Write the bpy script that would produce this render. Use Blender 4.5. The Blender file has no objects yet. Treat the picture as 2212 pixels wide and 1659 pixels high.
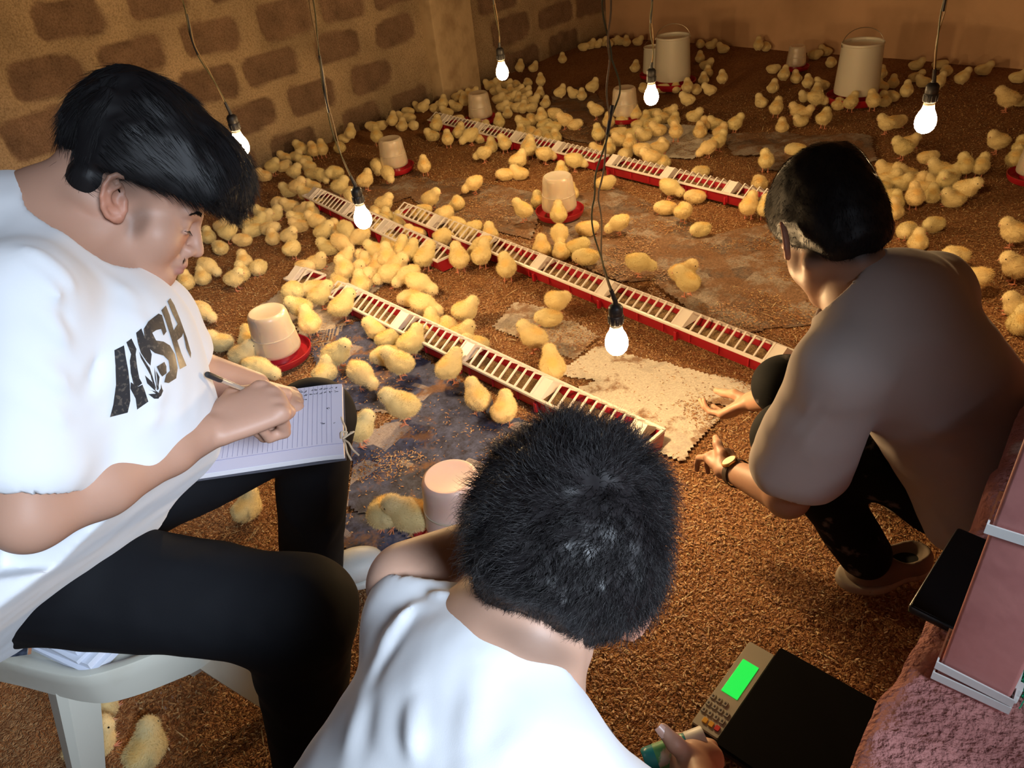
import bpy, bmesh, math, random, os
import numpy as np
from mathutils import Vector, Matrix
from mathutils.bvhtree import BVHTree

# ------------------------------------------------------------------ camera, world, light, exposure
C = bpy.context.scene.collection
scene = bpy.context.scene
W, H, FPX = 2212.0, 1659.0, 1622.56
CAM_H = 1.5
_p, _r = math.radians(35.0977), math.radians(-7.4572)
FW = np.array([0, math.cos(_p), -math.sin(_p)])
_right = np.array([1.0, 0, 0]); _up = np.cross(_right, FW)
RT = _right * math.cos(_r) + _up * math.sin(_r)
UP = -_right * math.sin(_r) + _up * math.cos(_r)
EYE = np.array([0, 0, CAM_H])
cam_data = bpy.data.cameras.new('camera'); cam = bpy.data.objects.new('camera', cam_data); C.objects.link(cam)
cam_data.sensor_width = 36.0; cam_data.lens = FPX / W * 36.0; cam_data.clip_start = 0.02; cam_data.clip_end = 60
cam.matrix_world = Matrix(((RT[0], UP[0], -FW[0], EYE[0]), (RT[1], UP[1], -FW[1], EYE[1]), (RT[2], UP[2], -FW[2], EYE[2]), (0, 0, 0, 1)))
scene.camera = cam

world = bpy.data.worlds.new('world'); scene.world = world; world.use_nodes = True
world.node_tree.nodes['Background'].inputs[0].default_value = (0.62, 0.78, 1.0, 1)
world.node_tree.nodes['Background'].inputs[1].default_value = 0.04

def area_light(name, loc, target, sx, sy, power, col):
    l = bpy.data.lights.new(name, 'AREA'); l.shape = 'RECTANGLE'; l.size = sx; l.size_y = sy; l.energy = power; l.color = col
    o = bpy.data.objects.new(name, l); C.objects.link(o); o.location = loc
    o.rotation_euler = (Vector(target) - Vector(loc)).to_track_quat('-Z', 'Y').to_euler(); return o
# daylight coming through the opening behind and above the photographer
key = area_light('daylight_doorway', (0.88, -1.00, 2.12), (-0.36, 0.78, 0.74), 0.7, 0.7, 8.0, (0.74, 0.86, 1.0)); key.data.spread = math.radians(42)

BULB_POWER = 400.0
scene.view_settings.view_transform = 'Standard'; scene.view_settings.look = 'None'
scene.view_settings.gamma = 1.0; scene.view_settings.exposure = 0.0
scene.view_settings.use_curve_mapping = False
scene.cycles.max_bounces = 7; scene.cycles.diffuse_bounces = 4; scene.cycles.glossy_bounces = 3; scene.cycles.transmission_bounces = 5

rng = np.random.default_rng(7); random.seed(7)
DEV = False

# ------------------------------------------------------------------ pixel -> world (to measure the place, always onto a real height or distance)
def ray(u, v):
    d = FW * FPX + RT * (u - W / 2) - UP * (v - H / 2); return d / np.linalg.norm(d)
def at_z(u, v, z=0.0):
    d = ray(u, v); return EYE + d * ((z - CAM_H) / d[2])
def at_d(u, v, depth):
    d = ray(u, v); return EYE + d * (depth / (d @ FW))
def loc_axes(u, v):
    d = ray(u, v); r = np.cross(d, UP); r /= np.linalg.norm(r); return r, np.cross(r, d), d
def project(P):
    q = np.asarray(P, float) - EYE; z = q @ FW
    return np.array([W / 2 + FPX * (q @ RT) / z, H / 2 - FPX * (q @ UP) / z, z])

# ------------------------------------------------------------------ materials
def nt(name):
    m = bpy.data.materials.new(name); m.use_nodes = True
    n = m.node_tree; b = n.nodes['Principled BSDF']; return m, n, b
def mat(name, col, rough=0.6, metal=0.0, spec=0.5, noise=None, bump=None, sheen=0.0, trans=0.0, emit=None, coat=0.0, sss=None, attr=None, alpha=None, ior=None):
    """noise=(scale, second colour, low, high); bump=(scale, strength, distance)"""
    m, n, b = nt(name); N = n.nodes; L = n.links
    b.inputs['Base Color'].default_value = (*col, 1); b.inputs['Roughness'].default_value = rough; b.inputs['Metallic'].default_value = metal
    b.inputs['Specular IOR Level'].default_value = spec
    b.inputs['Sheen Weight'].default_value = sheen; b.inputs['Transmission Weight'].default_value = trans; b.inputs['Coat Weight'].default_value = coat
    if ior: b.inputs['IOR'].default_value = ior
    if sss: b.inputs['Subsurface Weight'].default_value = sss[0]; b.inputs['Subsurface Radius'].default_value = sss[1]; b.inputs['Subsurface Scale'].default_value = sss[2]
    if emit: b.inputs['Emission Color'].default_value = (*emit[0], 1); b.inputs['Emission Strength'].default_value = emit[1]
    tc = N.new('ShaderNodeTexCoord'); out = None
    if attr:
        a = N.new('ShaderNodeAttribute'); a.attribute_name = attr; out = a.outputs['Color']
    if noise:
        t = N.new('ShaderNodeTexNoise'); t.inputs['Scale'].default_value = noise[0]; t.inputs['Detail'].default_value = 6
        L.new(tc.outputs['Object'], t.inputs['Vector'])
        r = N.new('ShaderNodeMapRange'); r.inputs[1].default_value = noise[2]; r.inputs[2].default_value = noise[3]; L.new(t.outputs['Fac'], r.inputs[0])
        x = N.new('ShaderNodeMix'); x.data_type = 'RGBA'; L.new(r.outputs[0], x.inputs[0])
        if out: L.new(out, x.inputs[6])
        else: x.inputs[6].default_value = (*col, 1)
        x.inputs[7].default_value = (*noise[1], 1)
        if attr: x.blend_type = 'MULTIPLY'
        out = x.outputs[2]
    if out: L.new(out, b.inputs['Base Color'])
    if bump:
        t = N.new('ShaderNodeTexNoise'); t.inputs['Scale'].default_value = bump[0]; t.inputs['Detail'].default_value = 5; L.new(tc.outputs['Object'], t.inputs['Vector'])
        u = N.new('ShaderNodeBump'); u.inputs['Strength'].default_value = bump[1]; u.inputs['Distance'].default_value = bump[2]
        L.new(t.outputs['Fac'], u.inputs['Height']); L.new(u.outputs['Normal'], b.inputs['Normal'])
    return m

# ------------------------------------------------------------------ objects, names, tags
def obj(name, mesh, m=None, parent=None, loc=None, rotz=None):
    o = bpy.data.objects.new(name, mesh); C.objects.link(o)
    if m is not None:
        for q in (m if isinstance(m, (list, tuple)) else [m]): mesh.materials.append(q)
    if loc is not None: o.location = loc
    if rotz is not None: o.rotation_euler = (0, 0, rotz)
    if parent is not None: o.parent = parent
    return o
def tag(o, label=None, cat=None, group=None, kind=None):
    if label: o['label'] = label
    if cat: o['category'] = cat
    if group: o['group'] = group
    if kind: o['kind'] = kind
    return o
def empty(name, loc, rotz=0, label=None, cat=None, group=None):
    o = bpy.data.objects.new(name, None); C.objects.link(o); o.location = loc; o.rotation_euler = (0, 0, rotz); o.empty_display_size = 0.05
    return tag(o, label, cat, group)
def keep_world(o, parent):
    """parent o (mesh written in world coordinates) to an Empty whose only transform is loc + rotz"""
    pm = Matrix.Translation(parent.location) @ Matrix.Rotation(parent.rotation_euler.z, 4, 'Z')
    o.parent = parent; o.matrix_parent_inverse = pm.inverted(); return o

def mesh_np(name, V, F, smooth=True, mats=None, col=None):
    """V (n,3); F (m,3) or (m,4) array, or list of arrays"""
    me = bpy.data.meshes.new(name); V = np.ascontiguousarray(V, np.float32)
    Fs = F if isinstance(F, list) else [F]
    Fs = [np.ascontiguousarray(f, np.int32) for f in Fs if len(f)]
    lv = np.concatenate([f.ravel() for f in Fs]); tot = np.concatenate([np.full(len(f), f.shape[1], np.int32) for f in Fs])
    st = np.concatenate([[0], np.cumsum(tot)[:-1]]).astype(np.int32)
    me.vertices.add(len(V)); me.vertices.foreach_set('co', V.ravel())
    me.loops.add(len(lv)); me.loops.foreach_set('vertex_index', lv)
    me.polygons.add(len(tot)); me.polygons.foreach_set('loop_start', st); me.polygons.foreach_set('loop_total', tot)
    if smooth: me.polygons.foreach_set('use_smooth', np.ones(len(tot), bool))
    if mats is not None: me.polygons.foreach_set('material_index', np.ascontiguousarray(mats, np.int32))
    me.update(calc_edges=True)
    if col is not None:
        a = me.color_attributes.new('Col', 'FLOAT_COLOR', 'POINT')
        c = np.ones((len(V), 4), np.float32); c[:, :3] = col; a.data.foreach_set('color', c.ravel())
    return me

class MB:
    """collects shapes and links them as ONE mesh"""
    def __init__(s): s.V = []; s.F4 = []; s.F3 = []; s.M4 = []; s.M3 = []; s.n = 0; s.m = 0; s.NG = []; s.MG = []; s.sm = True
    def add(s, V, Q=None, T=None):
        V = np.asarray(V, float).reshape(-1, 3); s.V.append(V)
        if Q is not None and len(Q): Q = np.asarray(Q, int) + s.n; s.F4.append(Q); s.M4 += [s.m] * len(Q)
        if T is not None and len(T): T = np.asarray(T, int) + s.n; s.F3.append(T); s.M3 += [s.m] * len(T)
        s.n += len(V); return s
    def box(s, c, size, R=None, bev=0.0):
        hx, hy, hz = [q / 2 for q in size]; R = np.eye(3) if R is None else np.asarray(R, float); c = np.asarray(c, float)
        b = min(bev, hx * .99, hy * .99, hz * .99)
        if b <= 0:
            P = np.array([[x, y, z] for z in (-hz, hz) for y in (-hy, hy) for x in (-hx, hx)])
            return s.add(P @ R.T + c, [(0, 2, 3, 1), (4, 5, 7, 6), (0, 1, 5, 4), (2, 6, 7, 3), (0, 4, 6, 2), (1, 3, 7, 5)])
        # bevelled: rings of a rounded rectangle at four heights
        def ring(ix, iy, r, z):
            out = []
            for (sx, sy, a0) in ((1, 1, 0), (-1, 1, 90), (-1, -1, 180), (1, -1, 270)):
                for k in range(4):
                    a = math.radians(a0 + 30 * k); out.append((sx * ix + r * math.cos(a), sy * iy + r * math.sin(a), z))
            return out
        ix, iy = hx - b, hy - b; P = []
        for (r, z) in ((0, -hz), (b * .7, -hz), (b * .93, -hz + b * .3), (b, -hz + b), (b, hz - b), (b * .93, hz - b * .3), (b * .7, hz), (0, hz)): P += ring(ix, iy, max(r, 1e-5), z)
        n = 16; Q = []
        for k in range(7):
            for i in range(n): j = (i + 1) % n; Q.append((k * n + i, k * n + j, (k + 1) * n + j, (k + 1) * n + i))
        P = np.array(P); s.add(P @ R.T + c, Q)
        base = s.n - len(P); s.NG.append(list(range(base + n - 1, base - 1, -1))); s.MG.append(s.m); s.NG.append(list(range(base + 7 * n, base + 8 * n))); s.MG.append(s.m)
        return s
    def bar(s, a, b, w, h, up=(0, 0, 1), bev=0.0):
        a = np.asarray(a, float); b = np.asarray(b, float); x = b - a; L = np.linalg.norm(x); x = x / L
        up = np.asarray(up, float); y = np.cross(up, x); y /= np.linalg.norm(y); z = np.cross(x, y)
        return s.box((a + b) / 2, (L, w, h), np.array([x, y, z]).T, bev)
    def lathe(s, prof, n=32, c=(0, 0, 0), R=None, sx=1.0, sy=1.0):
        """prof list of (r, z)"""
        R = np.eye(3) if R is None else np.asarray(R, float); a = np.arange(n) * 2 * math.pi / n; P = []
        for (r, z) in prof: P.append(np.stack([max(r, 1e-5) * np.cos(a) * sx, max(r, 1e-5) * np.sin(a) * sy, np.full(n, z)], 1))
        P = np.concatenate(P); Q = []
        for k in range(len(prof) - 1):
            for i in range(n): j = (i + 1) % n; Q.append((k * n + i, k * n + j, (k + 1) * n + j, (k + 1) * n + i))
        return s.add(P @ R.T + np.asarray(c, float), Q)
    def tube(s, pts, r, n=8, cap=True):
        pts = np.asarray(pts, float); m = len(pts); r = np.full(m, r) if np.isscalar(r) else np.asarray(r, float)
        T = np.gradient(pts, axis=0); T /= np.linalg.norm(T, axis=1)[:, None] + 1e-12
        ref = np.array([0, 0, 1.0]) if abs(T[0][2]) < .9 else np.array([1.0, 0, 0]); A = np.arange(n) * 2 * math.pi / n; P = []
        u = np.cross(T[0], ref); u /= np.linalg.norm(u)
        for k in range(m):
            u = u - T[k] * (u @ T[k]); u /= np.linalg.norm(u) + 1e-12; w = np.cross(T[k], u)
            P.append(pts[k] + r[k] * (np.cos(A)[:, None] * u + np.sin(A)[:, None] * w))
        P = np.concatenate(P); Q = []
        for k in range(m - 1):
            for i in range(n): j = (i + 1) % n; Q.append((k * n + i, k * n + j, (k + 1) * n + j, (k + 1) * n + i))
        s.add(P, Q)
        if cap:
            b = s.n - len(P); s.NG.append(list(range(b + n - 1, b - 1, -1))); s.MG.append(s.m); s.NG.append(list(range(b + (m - 1) * n, b + m * n))); s.MG.append(s.m)
        return s
    def prism(s, poly, z0, z1, c=(0, 0, 0), R=None):
        R = np.eye(3) if R is None else np.asarray(R, float); n = len(poly)
        P = np.array([(x, y, z0) for x, y in poly] + [(x, y, z1) for x, y in poly], float)
        s.add(P @ R.T + np.asarray(c, float), [(i, (i + 1) % n, n + (i + 1) % n, n + i) for i in range(n)])
        b = s.n - 2 * n; s.NG.append(list(range(b + n - 1, b - 1, -1))); s.MG.append(s.m); s.NG.append(list(range(b + n, b + 2 * n))); s.MG.append(s.m); return s
    def mesh(s, name, smooth=None):
        V = np.concatenate(s.V); F = []
        Q = np.concatenate(s.F4) if s.F4 else np.zeros((0, 4), int); T = np.concatenate(s.F3) if s.F3 else np.zeros((0, 3), int)
        lv = [Q.ravel(), T.ravel()] + [np.array(g) for g in s.NG]; tot = [np.full(len(Q), 4), np.full(len(T), 3), np.array([len(g) for g in s.NG], int)]
        lv = np.concatenate(lv).astype(np.int32); tot = np.concatenate(tot).astype(np.int32); mi = np.array(s.M4 + s.M3 + s.MG, np.int32)
        me = bpy.data.meshes.new(name); me.vertices.add(len(V)); me.vertices.foreach_set('co', V.astype(np.float32).ravel())
        me.loops.add(len(lv)); me.loops.foreach_set('vertex_index', lv); me.polygons.add(len(tot))
        me.polygons.foreach_set('loop_start', np.concatenate([[0], np.cumsum(tot)[:-1]]).astype(np.int32)); me.polygons.foreach_set('loop_total', tot)
        me.polygons.foreach_set('material_index', mi)
        me.polygons.foreach_set('use_smooth', np.full(len(tot), s.sm if smooth is None else smooth))
        me.update(calc_edges=True); me.validate()
        if s.sm if smooth is None else smooth:
            try: me.set_sharp_from_angle(angle=math.radians(38))
            except Exception: pass
        return me
    def build(s, name, m, parent=None, loc=None, rotz=None, smooth=None): return obj(name, s.mesh(name, smooth), m, parent, loc, rotz)

# ------------------------------------------------------------------ value noise and distance fields, polygonised sparsely
_tab = rng.random((64, 64, 64)).astype(np.float32)
def vnoise(P, s=1.0, seed=0):
    q = np.asarray(P, float) * s + seed * 17.31 + 100.0; i = np.floor(q).astype(int); f = q - i; f = f * f * (3 - 2 * f); i &= 63; j = (i + 1) & 63
    x0, y0, z0 = i.T; x1, y1, z1 = j.T; fx, fy, fz = f.T; t = _tab
    c00 = t[x0, y0, z0] * (1 - fx) + t[x1, y0, z0] * fx; c10 = t[x0, y1, z0] * (1 - fx) + t[x1, y1, z0] * fx
    c01 = t[x0, y0, z1] * (1 - fx) + t[x1, y0, z1] * fx; c11 = t[x0, y1, z1] * (1 - fx) + t[x1, y1, z1] * fx
    return ((c00 * (1 - fy) + c10 * fy) * (1 - fz) + (c01 * (1 - fy) + c11 * fy) * fz) * 2 - 1
def fbm(P, s, o=3, seed=0):
    r = 0; a = 1.0
    for k in range(o): r = r + a * vnoise(P, s * 2 ** k, seed + k); a *= .5
    return r

class Field:
    """smooth unions and cuts of rounded shapes; each item may also tint the surface it makes"""
    def __init__(s, k=0.02, col=(1, 1, 1)): s.it = []; s.k = k; s.col = col; s.disp = []; s.tints = []
    def _a(s, kind, par, bc, br, k, op, col): s.it.append((kind, par, np.asarray(bc, float), br, s.k if k is None else k, op, col)); return s
    def cap(s, a, b, ra, rb=None, k=None, op='u', col=None):
        a = np.asarray(a, float); b = np.asarray(b, float); rb = ra if rb is None else rb
        return s._a('cap', (a, b, ra, rb), (a + b) / 2, np.linalg.norm(b - a) / 2 + max(ra, rb), k, op, col)
    def chain(s, pts, rs, k=None, op='u', col=None):
        for i in range(len(pts) - 1): s.cap(pts[i], pts[i + 1], rs[i], rs[i + 1], k, op, col)
        return s
    def ell(s, c, r, R=None, k=None, op='u', col=None):
        R = np.eye(3) if R is None else np.asarray(R, float)
        return s._a('ell', (np.asarray(c, float), np.asarray(r, float), R), c, max(r), k, op, col)
    def ecap(s, a, b, ra, rb, flat, axis, k=None, op='u', col=None):
        """tapered capsule whose thickness along `axis` is multiplied by flat"""
        a = np.asarray(a, float); b = np.asarray(b, float); ax = np.asarray(axis, float); d = b - a; d /= np.linalg.norm(d) + 1e-9; ax = ax - d * (ax @ d); ax /= np.linalg.norm(ax)
        return s._a('ecap', (a, b, ra, rb, flat, ax), (a + b) / 2, np.linalg.norm(b - a) / 2 + max(ra, rb) * max(1, flat), k, op, col)
    def box(s, c, h, R=None, r=0.005, k=None, op='u', col=None):
        R = np.eye(3) if R is None else np.asarray(R, float)
        return s._a('box', (np.asarray(c, float), np.asarray(h, float), R, r), c, float(np.linalg.norm(h)), k, op, col)
    def half(s, p, n, k=None, op='c'):
        """cuts away the side the normal points to"""
        n = np.asarray(n, float); n = n / np.linalg.norm(n); return s._a('half', (np.asarray(p, float), n), p, 1e3, k, op, None)
    def fold(s, a, b, w, amp): return s._a('fold', (np.asarray(a, float), np.asarray(b, float), w, amp), (np.asarray(a, float) + np.asarray(b, float)) / 2, np.linalg.norm(np.asarray(b, float) - np.asarray(a, float)) / 2 + 3 * w, 0, 'f', None)
    def d1(s, kind, par, P):
        if kind == 'cap':
            a, b, ra, rb = par; ab = b - a; t = np.clip((P - a) @ ab / (ab @ ab + 1e-12), 0, 1); return np.linalg.norm(P - a - t[:, None] * ab, axis=1) - (ra + (rb - ra) * t)
        if kind == 'fold':
            a, b, w, amp = par; ab = b - a; t = np.clip((P - a) @ ab / (ab @ ab + 1e-12), 0, 1); d = np.linalg.norm(P - a - t[:, None] * ab, axis=1); return -amp * np.exp(-(d / w) ** 2) * np.sin(np.pi * np.clip(t, .06, .94))
        if kind == 'ell':
            c, r, R = par; q = (P - c) @ R; k0 = np.linalg.norm(q / r, axis=1); k1 = np.linalg.norm(q / (r * r), axis=1) + 1e-9; return np.maximum(k0 * (k0 - 1) / k1, np.linalg.norm(q, axis=1) - r.max())
        if kind == 'ecap':
            a, b, ra, rb, fl, ax = par; ab = b - a; t = np.clip((P - a) @ ab / (ab @ ab + 1e-12), 0, 1); q = P - a - t[:, None] * ab; c = q @ ax; q = q + ax * (c / fl - c)[:, None]
            l = np.linalg.norm(q, axis=1); return (l - (ra + (rb - ra) * t)) * min(1.0, fl)
        if kind == 'box':
            c, h, R, r = par; q = np.abs((P - c) @ R) - (h - r); return np.linalg.norm(np.maximum(q, 0), axis=1) + np.minimum(q.max(1), 0) - r
        if kind == 'half': p, n = par; return (P - p) @ n
    def eval(s, P, B=None, rad=0.0, want_col=False):
        """P (n,m,3) points of n blocks; B block centres"""
        n, m, _ = P.shape; D = np.full((n, m), 0.5); Cc = np.tile(np.array(s.col, float), (n, m, 1)) if want_col else None
        for kind, par, bc, br, k, op, col in s.it:
            sel = np.linalg.norm(B - bc, axis=1) < br + rad + 0.03 + 2.4 * k if kind != 'half' else np.ones(n, bool)
            if op == 'f' : sel = np.linalg.norm(B - bc, axis=1) < br + rad
            if not sel.any(): continue
            d = s.d1(kind, par, P[sel].reshape(-1, 3)).reshape(-1, m); E = D[sel]
            if op == 'f': D[sel] = E + d; continue
            if op == 'u':
                if k > 0: h = np.clip(.5 + .5 * (E - d) / k, 0, 1); D[sel] = E + (d - E) * h - k * h * (1 - h)
                else: h = (d < E).astype(float); D[sel] = np.minimum(E, d)
                if want_col and col is not None: Cc[sel] = Cc[sel] * (1 - h[..., None]) + np.array(col, float) * h[..., None]
                elif want_col: Cc[sel] = Cc[sel] * (1 - h[..., None]) + np.array(s.col, float) * h[..., None]
            elif op == 's':
                if k > 0: h = np.clip(.5 - .5 * (E + d) / k, 0, 1); D[sel] = E + (-d - E) * h + k * h * (1 - h)
                else: D[sel] = np.maximum(E, -d)
            elif op == 'c':
                if k > 0: h = np.clip(.5 - .5 * (E - d) / k, 0, 1); D[sel] = E + (d - E) * h + k * h * (1 - h)
                else: D[sel] = np.maximum(E, d)
        for f in s.disp: D = D + f(P.reshape(-1, 3)).reshape(n, m)
        return (D, Cc) if want_col else D
    def tint(s, c, r, col, R=None): s.tints.append((np.asarray(c, float), np.asarray(r, float) * np.ones(3), np.asarray(col, float), np.eye(3) if R is None else np.asarray(R, float))); return s
    def mesh(s, name, h=0.004, lo=None, hi=None, amp=0.012, color=False, raw=False):
        U = [i for i in s.it if i[5] == 'u']
        if lo is None: lo = np.min([i[2] - i[3] for i in U], 0) - .02
        if hi is None: hi = np.max([i[2] + i[3] for i in U], 0) + .02
        lo = np.asarray(lo, float); hi = np.asarray(hi, float); Bn = 8; S = Bn * h; nb = np.ceil((hi - lo) / S).astype(int)
        g = np.stack(np.meshgrid(*[np.arange(q) for q in nb], indexing='ij'), -1).reshape(-1, 3); cen = lo + (g + .5) * S; rad = S * .87
        # coarse pass by larger blocks first would be faster, this is enough
        act = np.zeros(len(g), bool)
        for i0 in range(0, len(g), 60000):
            cc = cen[i0:i0 + 60000]; act[i0:i0 + 60000] = np.abs(s.eval(cc[:, None, :], cc, rad)[:, 0]) < rad * 1.35 + amp
        g = g[act]; cen = cen[act]; n1 = Bn + 1
        off = np.stack(np.meshgrid(*[np.arange(n1)] * 3, indexing='ij'), -1).reshape(-1, 3)
        VV = []; KK = []; keyf = lambda c: (c[:, 0].astype(np.int64) << 42) | (c[:, 1].astype(np.int64) << 21) | c[:, 2].astype(np.int64)
        EQ = []
        for i0 in range(0, len(g), 3000):
            gg = g[i0:i0 + 3000]; base = gg * Bn; P = lo + (base[:, None, :] + off[None]) * h
            D = s.eval(P, cen[i0:i0 + 3000], rad).reshape(-1, n1, n1, n1); D[D == 0] = 1e-9; I = D < 0
            sub = [(x, y, z) for x in (0, 1) for y in (0, 1) for z in (0, 1)]
            cnt = sum(I[:, x:x + Bn, y:y + Bn, z:z + Bn].astype(int) for x, y, z in sub); b, cx, cy, cz = np.nonzero((cnt > 0) & (cnt < 8))
            if len(b) == 0: continue
            acc = np.zeros((len(b), 3)); num = np.zeros(len(b))
            for axis in range(3):
                for u in (0, 1):
                    for w in (0, 1):
                        o = [0, 0, 0]; oo = [a for a in range(3) if a != axis]; o[oo[0]] = u; o[oo[1]] = w
                        d0 = D[b, cx + o[0], cy + o[1], cz + o[2]]; o2 = list(o); o2[axis] = 1; d1 = D[b, cx + o2[0], cy + o2[1], cz + o2[2]]
                        c = (d0 < 0) != (d1 < 0); t = np.where(c, d0 / np.where(c, d0 - d1, 1), 0); pt = np.tile(np.array(o, float), (len(b), 1)); pt[:, axis] = t
                        acc[c] += pt[c]; num[c] += 1
            cell = base[b] + np.stack([cx, cy, cz], 1); VV.append(lo + (cell + acc / num[:, None]) * h); KK.append(keyf(cell))
            for axis in range(3):
                sl0 = I[:, :Bn, :Bn, :Bn]; idx = [slice(0, Bn)] * 3; idx[axis] = slice(1, Bn + 1); sl1 = I[(slice(None),) + tuple(idx)]
                b2, ex, ey, ez = np.nonzero(sl0 != sl1); e = base[b2] + np.stack([ex, ey, ez], 1); flip = sl0[b2, ex, ey, ez]
                oo = [(1, 2), (2, 0), (0, 1)][axis]; q = []
                for (u, w) in ((0, 0), (1, 0), (1, 1), (0, 1)):
                    c = e.copy(); c[:, oo[0]] -= 1 - u; c[:, oo[1]] -= 1 - w; q.append(keyf(np.maximum(c, 0)))
                q = np.stack(q, 1); q[~flip] = q[~flip][:, ::-1]; EQ.append(q)
        V = np.concatenate(VV); K = np.concatenate(KK); od = np.argsort(K); K = K[od]; V = V[od]; Q = np.concatenate(EQ)
        ix = np.searchsorted(K, Q); ix = np.minimum(ix, len(K) - 1); ok = (K[ix] == Q).all(1); F = ix[ok]
        used = np.zeros(len(V), bool); used[F.ravel()] = True; remap = np.cumsum(used) - 1; V = V[used]; F = remap[F]
        # one light smoothing pass
        E2 = np.concatenate([F[:, [0, 1]], F[:, [1, 2]], F[:, [2, 3]], F[:, [3, 0]]])
        for _ in range(2):
            sm = np.stack([np.bincount(E2[:, 0], V[E2[:, 1], a], len(V)) for a in range(3)], 1); ct = np.bincount(E2[:, 0], minlength=len(V))[:, None]; V = V * .5 + .5 * sm / np.maximum(ct, 1)
        col = None
        if color:
            col = np.zeros((len(V), 3))
            for i0 in range(0, len(V), 200000):
                P = V[i0:i0 + 200000]; col[i0:i0 + 200000] = s.eval(P[:, None, :], P, 0.03, True)[1][:, 0]
            for c, r, tc, R in s.tints:
                q = np.linalg.norm(((V - c) @ R) / r, axis=1); w = np.clip(1.4 - q, 0, 1)[:, None]; w = w * w * (3 - 2 * w); col = col * (1 - w) + tc * w
        if raw: return V, F, col
        return mesh_np(name, V, F, True, None, col)

def frame(x, up=(0, 0, 1)):
    """columns: x forward, y left, z up"""
    x = np.asarray(x, float); x = x / np.linalg.norm(x); up = np.asarray(up, float); y = np.cross(up, x); y /= np.linalg.norm(y); return np.array([x, y, np.cross(x, y)]).T
def rot(axis, deg):
    return np.array(Matrix.Rotation(math.radians(deg), 3, Vector(axis)))
def raycast_px(bvh, u, v):
    h = bvh.ray_cast(Vector(EYE), Vector(ray(u, v))); return h
def bvh_of(me):
    V = np.empty(len(me.vertices) * 3, np.float32); me.vertices.foreach_get('co', V); V = V.reshape(-1, 3)
    return BVHTree.FromPolygons([tuple(v) for v in V.tolist()], [tuple(p.vertices) for p in me.polygons])
def strands(name, roots, dirs, length, rad, grav=(0, 0, -1), curl=0.0, seg=5, g=0.35, col=None, nrm=None, bend=None):
    """thin three-sided hairs; returns V,F arrays"""
    n = len(roots); P = np.zeros((n, seg + 1, 3)); d = dirs / np.linalg.norm(dirs, axis=1)[:, None]; P[:, 0] = roots; L = np.asarray(length) * np.ones(n); r = np.random.default_rng(3)
    ph = r.random(n) * 6.28; a1 = np.cross(d, [0.3, 0.2, 0.93]); a1 /= np.linalg.norm(a1, axis=1)[:, None] + 1e-9; a2 = np.cross(d, a1)
    gv = np.asarray(grav, float) * np.ones((n, 3))
    for k in range(seg):
        t = (k + 1) / seg; dd = d + gv * g * t; 
        if curl: dd = dd + curl * (np.cos(ph + t * 5)[:, None] * a1 + np.sin(ph + t * 5)[:, None] * a2)
        dd /= np.linalg.norm(dd, axis=1)[:, None]; P[:, k + 1] = P[:, k] + dd * (L / seg)[:, None]
    V = np.zeros((n, seg + 1, 3, 3))
    for j in range(3):
        a = j * 2.0944; V[:, :, j] = P + (math.cos(a) * a1 + math.sin(a) * a2)[:, None, :] * (rad * (1 - .85 * np.arange(seg + 1) / seg))[None, :, None]
    V = V.reshape(-1, 3); k = np.arange(seg); j = np.arange(3); kk, jj = np.meshgrid(k, j, indexing='ij'); kk = kk.ravel(); jj = jj.ravel()
    q = np.stack([kk * 3 + jj, kk * 3 + (jj + 1) % 3, kk * 3 + 3 + (jj + 1) % 3, kk * 3 + 3 + jj], 1)
    F = (np.arange(n)[:, None, None] * (3 * (seg + 1)) + q[None]).reshape(-1, 4); return V, F
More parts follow.
